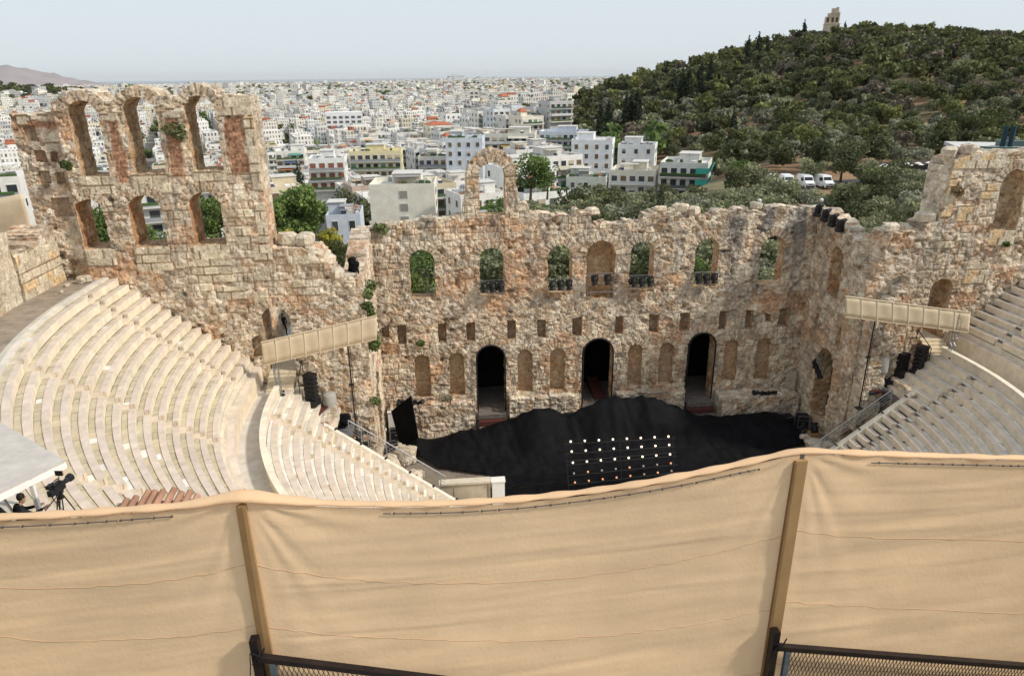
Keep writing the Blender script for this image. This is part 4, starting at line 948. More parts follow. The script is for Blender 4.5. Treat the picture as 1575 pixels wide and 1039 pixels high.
HL = {'bare_tree': 'brownish thin leaved tree on the lower hillside', 'light_pine': 'yellow green pine on the lower hillside', 'olive_tree': 'grey green tree on the lower hillside', 'silver_tree': 'silvery tree on the lower hillside', 'pine_tree': 'spreading pine on the lower hillside', 'dark_tree': 'dark bushy tree on the lower hillside', 'cypress_tree': 'narrow cypress on the lower hillside', 'yellow_shrub': 'yellowish shrub on the lower hillside'}
def hk(gz, u):
    if gz < 13 and rt.random() < .55: return rt.choice(['olive_tree', 'silver_tree'])
    return rt.choices(['pine_tree', 'dark_tree', 'olive_tree', 'cypress_tree', 'bare_tree', 'silver_tree', 'light_pine'], [.34, .34, .12, .03 if u > 1050 else .10, .09, .05, .07])[0]
for z, x, y, gz, u, v in hp[:260]:
    kd = hk(gz, u); tree(kd, x, y, rt.uniform(.9, 1.3), rt.randint(0, 2), HL[kd], 'trees on the lower hillside', 900, .5, parts=False)
Vv, Fv_, Cc = [], [], []; nv = 0
fk = {}
def addmass(kd, x, y, z, s, tint, var, n=230, size=.95):
    global nv
    key = (kd, var, n)
    if key not in fk: fk[key] = leaves(KINDS[kd]['l'](var*17+3), n, size, KINDS[kd]['c'], var*3+1, shell=.45)
    V, F, cc = fk[key]; a = rt.uniform(0, 6.28); c, s_ = math.cos(a), math.sin(a)
    Vv.append(np.stack([x+(V[:, 0]*c-V[:, 1]*s_)*s, y+(V[:, 0]*s_+V[:, 1]*c)*s, z+V[:, 2]*s], 1)); Fv_.append(F+nv); Cc.append(cc*tint); nv += len(V)
for z, x, y, gz, u, v in hp[260:]:
    kd = hk(gz, u); addmass(kd, x, y, gz-.3, rt.uniform(.7, 1.55) if kd != 'cypress_tree' else rt.uniform(.6, 1.0), rt.uniform(.45, 1.15), rt.randint(0, 3))
print('hill trees', len(hp), 'grove', len(pts), 'blocks', len(cand))
tag(mesh_obj('hill_forest', np.concatenate(Vv), np.concatenate(Fv_), M_LEAF, None, np.concatenate(Cc)), 'pine and cypress wood covering the upper hill', 'wood', kind='stuff')
# cypresses and pines that stand out on the hill's skyline
for u, v, D, s, k_ in ((926, 118, 330, .95, 'c'), (938, 128, 335, .8, 'c'), (966, 110, 345, .9, 'c'), (974, 112, 348, .9, 'c'), (983, 118, 345, .8, 'c'), (1008, 112, 360, .9, 'p'), (1038, 108, 380, .8, 'c'), (1052, 92, 385, 1.0, 'c'), (1062, 98, 385, .9, 'c'), (1080, 92, 400, .8, 'c'), (1095, 84, 410, .9, 'c'), (1112, 76, 440, 1.0, 'p'), (1152, 62, 470, 1.0, 'c'), (1168, 56, 480, .9, 'c'), (1182, 66, 480, .9, 'c'), (1238, 36, 540, 1.0, 'c'), (1300, 40, 545, .6, 'c'), (1345, 52, 560, .8, 'p'), (1415, 54, 560, .9, 'p'), (1438, 58, 560, .9, 'p')):
    p = CAM+dirp(u, v)*D; kd = 'cypress_tree' if k_ == 'c' else 'pine_tree'; zt = 11.2 if k_ == 'c' else 7.6
    gz = float(ground_z(p[0], p[1])); s2 = max(.5, min(1.5, (p[2]-gz)/zt))
    tree(kd, p[0], p[1], s2 if k_ == 'p' else max(1.0, s2*1.15), 1, 'dark %s standing up on the skyline of the hill' % ('cypress' if k_ == 'c' else 'pine'), 'skyline trees of the hill', 700, .55, z=gz-.2, parts=False)
# trees in the city and on the far left rise
Vv, Fv_, Cc = [], [], []; nv = 0
for i in range(1500):
    if i < 650: D = math.sqrt(rt.uniform(190**2, 1500**2)); az = rt.uniform(-.66, .32)
    else: D = math.sqrt(rt.uniform(1500**2, 4500**2)); az = rt.uniform(-.66, .32)
    x = CAM[0]+D*math.sin(YAW+az); y = CAM[1]+D*math.cos(YAW+az); gz = float(ground_z(x, y))
    if gz > -3 and D < 900: continue
    if not free(x, y, 1): continue
    addmass(rt.choice(['dark_tree', 'pine_tree', 'broadleaf_tree']), x, y, gz+(2 if D < 700 else 6), rt.uniform(.9, 1.5) if D < 1500 else 2.2, .9, rt.randint(0, 3), 60 if D > 500 else 160, 1.9 if D > 500 else 1.2)
for i in range(900):
    a = rt.uniform(0, 6.28); q = math.sqrt(rt.random()); x = -1010+q*420*math.cos(a); y = 1480+q*260*math.sin(a)
    addmass(rt.choice(['dark_tree', 'pine_tree']), x, y, float(ground_z(x, y)), rt.uniform(1.3, 2.2), .8, rt.randint(0, 3), 60, 2.6)
tag(mesh_obj('city_trees', np.concatenate(Vv), np.concatenate(Fv_), M_LEAF, None, np.concatenate(Cc)), 'scattered dark trees between the city blocks and on the far left rise', 'trees', kind='stuff')
# ------------------------------------------------------------------ backstage and passages
mb = MB()
mb.bxy(-17.4, 17.4, 1.42, 5.2, .1, .42)
tag(mb.build('backstage_floor', mat('dark_boards', (.16, .135, .12), .7, nscale=3, namt=.3)), kind='structure')
mb = MB(); mb.bxy(-13.5, 13.5, 4.9, 5.0, .43, 7.2); mb.bxy(-13.6, -13.5, 1.45, 5, .43, 7.2); mb.bxy(13.5, 13.6, 1.45, 5, .43, 7.2); mb.bxy(-13.6, 13.6, 1.45, 5, 7.2, 7.3)  # black box added behind the doorways, standing in for their unlit interior
for x in (-5.0, 4.9): mb.bxy(x-.05, x+.05, 1.5, 4.9, .43, 7.2)
tag(mb.build('dark_doorway_box', M_BLACK), 'black curtain box added behind the three doorways so they read dark', 'backing')
for x, w_, n_ in ((-8.85, 1.15, 'left'), (.1, 1.25, 'central'), (9.0, 1.15, 'right')):
    e = empty('door_steps', (x, 0, -1.25), 0, 'dark red boarded steps leading down from the %s facade doorway' % n_, 'steps')
    for i in range(4):
        b = MB(); z1 = 1.72-.43*i; b.bxy(-w_, w_, -.35-.42*(i+1), (-.35-.42*i if i else 1.4), max(0, z1-.36) if i else 1.36, z1); b.build('tread', M_RED if i % 2 else bpy.data.materials['dark_boards'], e)
    # thin dark arch lining of the doorway
    b = MB(); zt = (6.4, 6.55, 6.6)[('left', 'central', 'right').index(n_)]-w_-.05
    P = [(x-w_-.02, -.16, .5)]+[(x-(w_+.02)*math.cos(t), -.16, zt+(w_+.06)*math.sin(t)) for t in np.linspace(0, PI, 14)]+[(x+w_+.02, -.16, .5)]
    b.path(P, .07, 5); o = b.build('door_lining', M_BMET); tag(o, 'thin dark metal lining round the %s facade doorway' % n_, 'door frame')
# ramp seen in the central door
mb = MB(); mb.box((.62, 2.6, .85), (1.0, 3.4, .16), rx=.12); mb.bxy(.15, 1.1, .9, 1.0, .5, .8); tag(mb.build('ramp', M_RED), 'narrow red brown ramp inside the central doorway', 'ramp')
# passages behind the wing doors
for sx in (-1, 1):
    mb = MB(); mb.col = (.56, .55, .52)
    for i in range(6):
        for j in range(10):
            mb.col = jc((.56, .56, .54), .1); mb.box((sx*(20.6+i*1.25), -4.9+j*1.22, 8.0), (1.23, 1.2, .3))
    tag(mb.build('passage_floor', M_MARBLE), kind='structure')
    e = empty('door_stairs', (sx*23.6, YW, 7.3), 0, 'short flight of pale stone steps rising into the %s wing doorway' % ('left' if sx < 0 else 'right'), 'stairs')
    for i in range(5):
        b = MB(); b.col = jc((.66, .56, .40), .06); b.bxy(-.88, .88, -1.5+i*.33, 2.9, .17*i-.1, .17*(i+1)); b.build('tread', M_MARBLE, e)
    wall('passage_wall', (sx*24.9, 0, 0), (0, 1, 0), (-sx, 0, 0), -5.4, 7, 7, [(-5.4, 12), (7, 11.5)], .5, None, seed=400+sx, rub=.7, g=.14, label='rough wall along the passage behind the %s wing doorway' % ('left' if sx < 0 else 'right'), cat='wall')
    mb = MB(); mb.col = (.42, .33, .22)
    mb.bxy(min(sx*20.5, sx*27), max(sx*20.5, sx*27), 7.4, 8.0, 6, 10.4)
    tag(mb.build('passage_end_wall', M_ROCK), 'low end wall of the passage behind the %s wing' % ('left' if sx < 0 else 'right'), 'wall')

for sx in (-1, 1):  # black blocks added so the side arches look dark inside
    mb = MB(); mb.bxy(min(sx*19.15, sx*22), max(sx*19.15, sx*22), -5.6, -2.6, -1, 7); tag(mb.build('dark_arch_box', M_BLACK), 'black box added to darken the opening of the %s side arch' % ('left' if sx < 0 else 'right'), 'backing')
# ------------------------------------------------------------------ black cloth over the stage set
xs = np.linspace(-16.2, 16.6, 220); ys = np.linspace(-9.35, -1.9, 60)
X, Y = np.meshgrid(xs, ys, indexing='ij')
ridge = np.array([(-16.2, -.9), (-15.1, -.3), (-14, -.6), (-12, -.1), (-10.2, .4), (-7.4, 1.25), (-5.8, 2.15), (-4.5, 1.8), (-3.1, 1.3), (-2.4, 1.6), (-1.6, 2.2), (-.3, 2.85), (.7, 3.05), (2.3, 2.75), (3.7, 2.3), (5.9, 1.4), (7.9, .6), (9.8, .2), (12.6, .2), (15.1, .1), (16.0, -.5), (16.6, -1.1)])
rz_ = np.interp(X, ridge[:, 0], ridge[:, 1])+1.15
bump = np.where(Y > -3.4, 1-np.clip((Y+3.4)/1.6, 0, 1)**2*.5, np.exp(-((Y+3.4)/2.0)**2)*.75+.25*np.clip(1-(-3.4-Y)/4.3, 0, 1))
bump = bump+(fbm(X*.5, Y*.4, 91, 3)-.5)*.4*sst(0, .3, bump)
fold = (np.abs(fbm(X*1.1+Y*.3, Y*.25, 93, 4)-.5)*-.6+.10)*sst(.1, 1.2, rz_)*(Y < -2.3)
small = (fbm(X*2.5, Y*2.5, 94, 3)-.5)*.12
edgeL = np.interp(Y, [-9.35, -7.8, -6, -3.5, -1.9], [-9.3, -9.2, -13.6, -15.9, -15.0]); edgeR = np.interp(Y, [-9.35, -7, -6, -1.9], [12.5, 13.5, 16.2, 16.3])
Zc = -1.17+np.maximum(rz_*bump+fold, 0)+small*.8+.04
V = np.stack([X, Y, Zc], -1).reshape(-1, 3); I = np.arange(X.size).reshape(X.shape)
cx_ = (X[1:, 1:]+X[:-1, :-1])/2; cy_ = (Y[1:, 1:]+Y[:-1, :-1])/2; eL = np.interp(cy_, [-9.35, -7.8, -6, -3.5, -1.9], [-9.3, -9.2, -13.6, -15.9, -15.0]); eR = np.interp(cy_, [-9.35, -7, -6, -1.9], [12.5, 13.5, 16.2, 16.3])
wv = (fbm(cx_*.9, cy_*.9, 95, 3)-.5)*.9; sol = (cx_ > eL+wv) & (cx_ < eR+wv)
F = np.stack([I[:-1, :-1][sol], I[1:, :-1][sol], I[1:, 1:][sol], I[:-1, 1:][sol]], 1)
e = empty('black_cloth_cover', (0, -5, -1.2), 0, 'huge black cloth draped in humps over the stage set', 'cloth')
o = mesh_obj('drape', V, F, M_BLACK, e, smooth=True); o.matrix_parent_inverse = Matrix.Translation((0, 5, 1.2))
xs2 = np.linspace(-9.1, 13, 240); zs2 = np.linspace(-1.14, -2.95, 10); X2, Z2 = np.meshgrid(xs2, zs2, indexing='ij'); Y2 = -9.38-.05*np.sin(X2*9+np.sin(X2*2)*3)*(-1.1-Z2)-.02
J = np.arange(X2.size).reshape(X2.shape); o = mesh_obj('front_skirt', np.stack([X2, Y2, Z2], -1).reshape(-1, 3), np.stack([J[:-1, :-1].ravel(), J[1:, :-1].ravel(), J[1:, 1:].ravel(), J[:-1, 1:].ravel()], 1), M_BLACK, e, smooth=True); o.matrix_parent_inverse = Matrix.Translation((0, 5, 1.2))
# black triangular screen on the left of the stage
mb = MB(); k = mb.pts([(-15.4, -2.5, 3.4), (-17.1, -1.6, 1.7), (-16.5, -2.3, -1.2), (-14.9, -2.9, -1.2), (-15.34, -2.44, 3.4), (-17.04, -1.54, 1.7), (-16.44, -2.24, -1.2), (-14.84, -2.84, -1.2)])
for f in ([0, 1, 2, 3], [7, 6, 5, 4], [0, 4, 5, 1], [1, 5, 6, 2], [2, 6, 7, 3], [3, 7, 4, 0]): mb.face([k+i for i in f])
tag(mb.build('black_screen', M_BLACK), 'tall pointed black cloth screen at the left end of the stage', 'screen')
# lamp grid
rig = empty('lamp_grid', (0, -9.6, -3), 0, 'upright black bar frame carrying rows of round stage lamps', 'lighting rig')
def rp_(s, t):  # s 0..1 across, t 0..1 downward
    x = (-4.3+7.86*s)*(1-t)+(-3.89+7.93*s)*t; z = (2.42-.1*s)*(1-t)+(-1.3+.5*s)*t; return Vector((x, -9.6, z))
mb = MB(); m2 = Matrix.Translation(-Vector((0, -9.6, -3)))
for s in (0.0, .5, 1.0): mb.tube(rp_(s, -.03), Vector((rp_(s, 1).x, -9.6, -3)), .035, n=6)
for t in (.03, .25, .41, .50, .74, .95): mb.tube(rp_(-.02, t), rp_(1.02, t), .028, n=6)
o = mb.build('frame', M_BMET, rig); o.matrix_parent_inverse = m2
MG = mat('lamp_lit', (1, .80, .58), emit=2.0); MGO = mat('lamp_orange', (.75, .33, .18), emit=.6); MGD = mat('lamp_dim', (.35, .28, .27), emit=.25)
for r_ in range(5):
    t = (.03, .25, .50, .74, .95)[r_]
    for i in range(8):
        p = rp_(.045+.13*i, t); b = MB(); b.lathe(p+Vector((0, 0, .10)), [(.02, 0), (.06, .025), (.075, .07), (.06, .12), (.02, .145)], 10)
        lit = MG if r_ < 3 else (MGO if (i+r_) % 3 == 1 or (r_ == 4 and i in (1, 2, 4, 6)) else MGD)
        h = bpy.data.objects.get('x'); o = b.build('lamp', lit, rig); o.matrix_parent_inverse = m2
# stage front low wall of beige blocks
wl_ = MB()
for i, (a, b_) in enumerate(((-13.3, -12.4), (-12.35, -9.95), (-9.9, -9.75))):
    wl_.col = jc((.50, .43, .33), .06); wl_.bxy(a, b_, -9.75, -9.25, -3, -.35)
wl_.col = (.60, .54, .44); wl_.bxy(-13.4, -9.7, -9.85, -9.2, -.35, -.2)
tag(wl_.build('low_block_wall', M_MARBLE), 'low wall of beige slabs at the front left of the stage', 'wall')
mb = MB(); mb.bxy(-9.62, -8.72, -9.9, -9.3, -2.9, -.3); mb.bxy(-9.68, -8.66, -9.95, -9.25, -.3, -.22); tag(mb.build('white_box', M_WHITE), 'white box standing beside the low beige wall', 'box')
# handrails
for sx, lb in ((-1, 'thin pale handrail sloping down beside the left lower seats'), (1, 'thin pale handrail sloping down beside the right lower seats')):
    e = empty('handrail', (sx*19.1, -10.6, 4.6), 0, lb, 'handrail'); P0 = Vector((0, 0, 1.05)); P1 = Vector((-sx*6.2, 0, -3.7))
    b = MB(); b.tube(P0, P1, .045); b.build('top_rail', M_GMET, e)
    for i in range(6): b = MB(); q = P0.lerp(P1, i/5.3); b.tube(q, q-Vector((0, 0, 1.25)), .035); b.build('post', M_GMET, e)
    for k_ in (.3, .55, .8): b = MB(); b.tube(P0-Vector((0, 0, k_)), P1-Vector((0, 0, k_)), .015, n=5); b.build('wire', M_GMET, e)
# short rails beside the wing stairs
for sx in (-1, 1):
    e = empty('stair_rail', (sx*22.2, YW-.9, 7.3), 0, 'short dark rail beside the steps of the %s wing doorway' % ('left' if sx < 0 else 'right'), 'handrail')
    b = MB(); b.path([(0, -1.0, 0), (0, -1.0, .95), (0, .7, 1.75), (0, .7, .8)], .03); b.build('rail', M_BMET, e)

# ------------------------------------------------------------------ banners and trusses
def banner(pl0, pl1, pr0, pr1, Y0, Y1, label, n=9):
    e = empty('hanging_banner', (pl1[0], Y0, pl1[1]), 0, label, 'banner'); a0 = Vector((pl0[0], Y0, pl0[1])); a1 = Vector((pl1[0], Y0, pl1[1])); b0 = Vector((pr0[0], Y1, pr0[1])); b1 = Vector((pr1[0], Y1, pr1[1]))
    b = MB(); org = Vector(e.location); nx = 60
    for i in range(nx+1):
        s = i/nx
        for j in range(5):
            t = j/4; p = a0.lerp(b0, s).lerp(a1.lerp(b1, s), t)-org; p.y += .03*math.sin(s*n*PI*2)*math.sin(t*PI); b.v.append(tuple(p))
    for i in range(nx):
        for j in range(4): q = i*5+j; b.face([q, q+5, q+6, q+1])
    o = b.build('fabric', M_BANNER, e, True); md = o.modifiers.new('t', 'SOLIDIFY'); md.thickness = .012
    s_ = MB()
    for i in range(1, n): q = i/n; s_.tube(a0.lerp(b0, q)-org+Vector((0, -.04, 0)), a1.lerp(b1, q)-org+Vector((0, -.04, 0)), .022, n=4)
    s_.build('seams', mat('banner_seam', (.80, .74, .62), .8), e)
    h = MB(); h.tube(a0-org, b0-org, .05, n=6); h.tube(a1-org, b1-org, .035, n=6); h.build('batten', M_BANNER, e)
banner((-24.1, 11.2), (-24.15, 9.62), (-16.75, 12.65), (-16.85, 11.05), -10, -10, 'long beige banner slanting up towards the stage in front of the left wing', 8)
banner((14.75, 12.6), (15.0, 11.1), (24.25, 11.0), (24.45, 9.5), -10, -10, 'long beige banner slanting down to the right in front of the right wing', 8)
def truss(x, y, z0, z1, label):
    e = empty('lattice_mast', (x, y, z0), 0, label, 'mast'); h = z1-z0; b = MB()
    for dx, dy in ((-.14, -.14), (.14, -.14), (.14, .14), (-.14, .14)): b.tube((dx, dy, 0), (dx, dy, h), .028, n=5)
    k = int(h/.28)
    for i in range(k):
        z = h*i/k; z2 = h*(i+1)/k; s = 1 if i % 2 else -1
        b.tube((-.14*s, -.14, z), (.14*s, -.14, z2), .018, n=4, caps=False); b.tube((-.14*s, .14, z), (.14*s, .14, z2), .018, n=4, caps=False); b.tube((-.14, -.14*s, z), (-.14, .14*s, z2), .018, n=4, caps=False); b.tube((.14, -.14*s, z), (.14, .14*s, z2), .018, n=4, caps=False)
    b.build('lattice', M_GMET, e); c = MB(); c.box((0, 0, .04), (.7, .7, .08)); 
    for i in range(8): c.box((random.uniform(-.3, .3), random.uniform(-.3, .3), .2+.07*i), (.2, .12, .1), rz=i)
    c.build('base', M_BMET, e)
truss(-23.45, -9.85, 7.0, 10.0, 'pale lattice mast under the left hanging banner')
truss(23.6, -9.85, 7.0, 11.0, 'pale lattice mast under the right hanging banner')
for x, y, z0, z1, lb in ((-18.8, -9.55, 3.5, 12.0, 'slim black pole standing below the left hanging banner'), (17.7, -9.3, 3.6, 11.8, 'slim black pole standing below the right hanging banner')):
    mb = MB(); mb.tube((0, 0, 0), (0, 0, z1-z0), .05); mb.tube((.12, 0, 0), (.12, 0, z1-z0-.3), .02, n=5); mb.box((0, 0, .03), (.5, .5, .06)); mb.box((0, 0, (z1-z0)*.5), (.3, .2, .12)); o = mb.build('black_pole', M_BMET); o.location = (x, y, z0); tag(o, lb, 'pole')

# ------------------------------------------------------------------ loudspeakers and stage lights
def line_array(x, y, z, rz, n, w_, label, tilt=.03):
    e = empty('line_array_speaker', (x, y, z), rz, label, 'loudspeaker'); b = MB(); b.bxy(-.75, .75, -.7, .7, -.12, 0); b.build('plinth', M_RED, e)
    b = MB(); b.bxy(-w_*.42, w_*.42, -.42, .4, 0, .72); b.build('subwoofer', M_BMET, e)
    zc = .72
    for i in range(n):
        b = MB(); h = .30; b.hexa([(-w_/2, -.32, zc+.02), (w_/2, -.32, zc+.02), (w_*.4, .3, zc+.05), (-w_*.4, .3, zc+.05), (-w_/2, -.32-.02*i*tilt, zc+h-.01), (w_/2, -.32, zc+h-.01), (w_*.4, .3, zc+h-.05), (-w_*.4, .3, zc+h-.05)])
        for q in (-.3, -.1, .1, .3): b.box((q*w_, -.33, zc+h/2), (.012, .03, h*.8))
        b.build('cabinet', M_BMET, e); zc += h+.015
    return e
line_array(-21.55, -8.9, 5.85, -.35, 6, .82, 'six cabinet line array speaker on a boarded plinth beside the left wing')
line_array(22.0, -8.95, 5.6, .5, 6, .95, 'taller of the two speaker stacks beside the right wing')
line_array(20.95, -8.5, 5.6, .3, 4, .8, 'shorter speaker stack left of its taller neighbour at the right wing')
def spot(p, aim, s=1., parent=None):
    """a moving-head or can style stage light as one small mesh, hanging or standing at p"""
    b = MB(); d = Vector(aim).normalized(); b.lathe((0, 0, 0), [(.06, -.22), (.13, -.18), (.15, -.02), (.13, .12), (.17, .2), (.17, .26), (.12, .24)], 10, axis=d); b.box((0, 0, .26), (.34, .1, .05)); b.box((.17, 0, .1), (.03, .08, .34)); b.box((-.17, 0, .1), (.03, .08, .34))
    return b
proto_spot = spot((0, 0, 0), (.1, -.35, -1)).build('spotlight', M_BMET)
def put_spot(x, y, z, rz, label, group, s=1., rx=0):
    global used_spot
    o = proto_spot if not used_spot else proto_spot.copy()
    if used_spot: C.objects.link(o)
    used_spot = True; o.location = (x, y, z); o.rotation_euler = (rx, 0, rz); o.scale = (s, s, s); tag(o, label, 'stage light', group); return o
used_spot = False
def bar_lights(x0, x1, z, n, where, ya=-.35):
    b = MB(); b.tube((x0, ya, z+.36), (x1, ya, z+.36), .035, n=6); b.tube((x0, ya+.25, z+.5), (x1, ya+.25, z+.5), .02, n=6); b.tube((x0+.1, ya, z+.36), (x0+.1, .5, z+.1), .025, n=5); b.tube((x1-.1, ya, z+.36), (x1-.1, .5, z+.1), .025, n=5)
    tag(b.build('lighting_bar', M_GMET), 'thin metal lighting bar across the sill of the %s' % where, 'lighting bar')
    for i in range(n):
        put_spot(x0+(x1-x0)*(i+.5)/n, ya, z, random.uniform(-.2, .2), 'black can shaped stage light hung in the %s' % where, 'stage lights in the %s' % where, 1.5)
bar_lights(-9.6, -7.6, 11.35, 3, 'second facade window from the left')
bar_lights(-4.2, -2.2, 11.3, 3, 'third facade window from the left')
bar_lights(2.4, 4.4, 11.3, 3, 'facade window right of the central niche')
bar_lights(7.75, 9.7, 11.35, 3, 'sixth facade opening from the left')
bar_lights(-1.0, 1.1, 11.6, 2, 'central bricked niche')
mb = MB()
for x in (-1.05, 1.1, .75, -.75): mb.tube((x, -.3, 9.95), (x, -.3, 12.1 if abs(x) > 1 else 11.4), .03, n=5)
for z in (10.6, 11.3): mb.tube((-1.05, -.3, z), (1.1, -.3, z), .025, n=5)
tag(mb.build('scaffold_rail', M_GMET), 'light tubular scaffold rail in the central bricked niche', 'rail')
for i in range(4): put_spot(17.2+.35*i*.3, -.7-.95*i, 16.75-.22*i, .6, 'black stage light perched on the wall top above the right stage corner', 'stage lights on the right wall top', 1.9, .5)
for i in range(5): put_spot(13.5+.42*i, -1.35, 1.35, i, 'small black light standing on the right stone plinth', 'floor lights on the right plinth', 1.0, 2.2)
for i in range(5): put_spot(-16.5+.45*i, -.6, 1.9, i, 'small black light standing on the left stone plinth', 'floor lights on the left plinth', 1.1, 2.4)
mb = MB(); mb.tube((17.5, -2.9, 5.6), (17.0, -5.2, 4.9), .04); mb.tube((17.5, -2.9, 5.25), (17.0, -5.2, 4.55), .04); tag(mb.build('lighting_bar', M_GMET), 'double metal bar across the dark arch of the right side wall', 'lighting bar')
for i in range(3): put_spot(17.25-.1*i, -3.4-.6*i, 4.75-.2*i, 1.2, 'black light slung in the dark arch of the right side wall', 'lights in the right side arch', 1.3)
# side lighting ladders by the seat ends
for sx, bx, bz, lb in ((1, 18.6, 4.8, 'right'), (-1, -18.9, 3.4, 'left')):
    e = empty('lighting_truss', (bx, -9.2, bz), 0, 'short lattice truss with lamps at the %s end of the lower seats' % lb, 'truss'); b = MB(); P0 = Vector((0, 1.4, .9)); P1 = Vector((sx*1.5, -.9, -.1)) if sx > 0 else Vector((.2, -1.0, -.6))
    for off in ((0, 0, 0), (0, .1, -.32), (.2, 0, -.32)): b.tube(P0+Vector(off), P1+Vector(off), .03, n=5)
    for i in range(9): q = P0.lerp(P1, i/9); r2 = P0.lerp(P1, (i+1)/9); b.tube(q, r2+Vector((.2, 0, -.32)), .016, n=4); b.tube(q+Vector((0, .1, -.32)), r2, .016, n=4)
    b.build('lattice', M_GMET, e)
    for i in range(3):
        p = P0.lerp(P1, .2+.3*i)+Vector(e.location); b = MB(); d = Vector((-1, .1, -.12)) if sx > 0 else Vector((1, .2, -.12)); b.lathe((0, 0, 0), [(.09, -.35), (.12, -.3), (.12, .1), (.15, .15), (.15, .42)], 10, axis=d)
        o = b.build('profile_light', M_BMET); o.location = p+Vector((-.35*sx, 0, -.55)); tag(o, 'long black profile light on the %s lattice truss' % lb, 'stage light', 'profile lights on the %s truss' % lb)
e = empty('equipment_platform', (20.2, -8.4, 4.75), 0, 'reddish board platform with two dark lamps below the right speaker stacks', 'platform'); b = MB(); b.box((-.3, -.2, 0), (2.2, 1.5, .1), rz=-.35); b.build('deck', M_RED, e); b = MB()
for dx, dy in ((-1.1, -.4), (.5, -.9), (.5, .5), (-1, .7)): b.tube((dx, dy, 0), (dx, dy, -1.2), .05)
b.build('legs', M_GMET, e)
for i in range(2): put_spot(19.75+.55*i, -8.6-.15*i, 5.1, i*2, 'round black lamp standing on the reddish platform', 'lamps on the reddish platform', 1.7, 2.9)
e = empty('equipment_platform', (-19.9, -9.0, 4.1), 0, 'grey board platform heaped with dark cloth beside the left speaker', 'platform'); b = MB(); b.box((0, 0, 0), (1.7, 1.9, .1)); b.build('deck', mat('grey_board', (.14, .14, .15), .7, nscale=4, namt=.3), e)
b = MB()
for i in range(9): b.rock((random.uniform(-.5, .5), random.uniform(-.2, .8), .3+.12*(i % 4)), (.7, .5, .5), i)
b.build('cloth_heap', M_BLACK, e, True)
def bin_(x, y, z, r, h, m, lb, n=12, cat='bin', name='covered_drum'):
    b = MB(); b.lathe((0, 0, 0), [(r*.92, 0), (r, h*.1), (r*.95, h*.9), (r*.8, h), (r*.3, h*1.02)], n); o = b.build(name, m, None, True); o.location = (x, y, z); return tag(o, lb, cat)
bin_(-20.6, -8.2, 5.0, .5, 1.6, mat('grey_cover', (.36, .34, .31), .8, nscale=2, namt=.1), 'grey covered drum right of the left speaker')
bin_(19.4, -7.9+-.6, 6.1, .5, 1.3, mat('grey_cover', (.36, .35, .34), .8, nscale=2, namt=.1), 'grey covered drum left of the right speaker stacks')
e = bin_(-22.7, -9.4, 6.4, .4, .5, mat('sack', (.30, .26, .17), .9, nscale=3, namt=.2), 'tan padded seat cushion bundle beside the left speaker', cat='sack', name='padded_sack')
# stage-side clutter
def case(x, y, z, d, rz, lb, m=None):
    b = MB(); b.box((0, 0, d[2]/2), d); b.mi = 1
    for sx in (-1, 1):
        for sy in (-1, 1): b.box((sx*d[0]/2, sy*d[1]/2, d[2]/2), (.05, .05, d[2]+.01))
    for q in (0, d[2]): b.box((0, -d[1]/2, q if q else .02), (d[0], .04, .05)); b.box((0, d[1]/2, q if q else .02), (d[0], .04, .05))
    b.box((0, -d[1]/2-.02, d[2]*.5), (.16, .03, .1)); b.box((0, -d[1]/2-.01, d[2]*.72), (d[0], .02, .025))
    o = b.build('flight_case', [m or M_BMET, M_GMET]); o.location = (x, y, z); o.rotation_euler = (0, 0, rz); return tag(o, lb, 'case')
case(15.9, -2.6, -1.2, (1.2, .8, .9), .2, 'black flight case at the right back of the stage, nearest the plinth')
case(17.0, -3.3, -1.2, (.9, .7, 1.3), -.2, 'tall black flight case inside the right side arch')
case(16.6, -4.2, -1.2, (1.1, .6, .5), .5, 'low black flight case at the right edge of the stage')
case(-16.9, -1.0, -1.2, (.9, .7, 1.2), .1, 'black flight case behind the pointed screen')
case(-17.1, -3.0, -1.2, (.8, .6, .8), .4, 'black flight case at the foot of the left side wall')
case(-17.2, -3.9, -.9, (.6, .5, .6), .9, 'small black case topping the clutter left of the stage')
mb = MB(); mb.bxy(-.42, .42, -.35, .35, 0, 2.5); mb.bxy(-.46, .46, -.39, .39, 2.5, 2.58); o = mb.build('white_cabinet', M_WHITE); o.location = (-17.0, .0-.75, -1.2); tag(o, 'tall white cabinet in the left back corner of the stage', 'cabinet')
mb = MB(); mb.bxy(-.4, .4, -.3, .3, 0, .8); mb.col = (.3, .2, .1); o = mb.build('wooden_crate', M_WOOD); o.location = (16.9, -5.4, -1.2); tag(o, 'brown wooden crate at the right edge of the stage', 'crate')
put_spot(16.9, -5.4, .0, 0, 'dark lamp standing on the brown wooden crate', None, 1.6, 2.9)
mb = MB(); k = mb.pts([(-.4, 0, 0), (.4, 0, 0)]+[(.4*math.cos(t), 0, 1.3+.4*math.sin(t)) for t in np.linspace(0, PI, 9)]); mb.face(list(range(k, k+11))); k2 = mb.pts([(x, .16, z) for x, y, z in mb.v[k:k+11]]); mb.face(list(range(k2, k2+11))[::-1])
for i in range(11): j = (i+1) % 11; mb.face([k+j, k+i, k2+i, k2+j])
o = mb.build('arched_slab', M_ROCK); o.location = (16.9, -.75, 1.25); o.rotation_euler = (-.1, 0, -.5); tag(o, 'round topped grey stone slab leaning in the right back corner', 'stone slab')
def stones(lst, lb, group, sc=1):
    for i, (x, y, z, s) in enumerate(lst):
        b = MB(); b.col = jc((.60, .52, .41), .15); b.rock((0, 0, s*.3), (s, s*.7, s*.6), i+int(x*7)); o = b.build('fallen_stone', M_STONE); o.location = (x, y, z); o.rotation_euler = (0, 0, i*1.3); tag(o, lb, 'stone', group)
rr2 = random.Random(8)
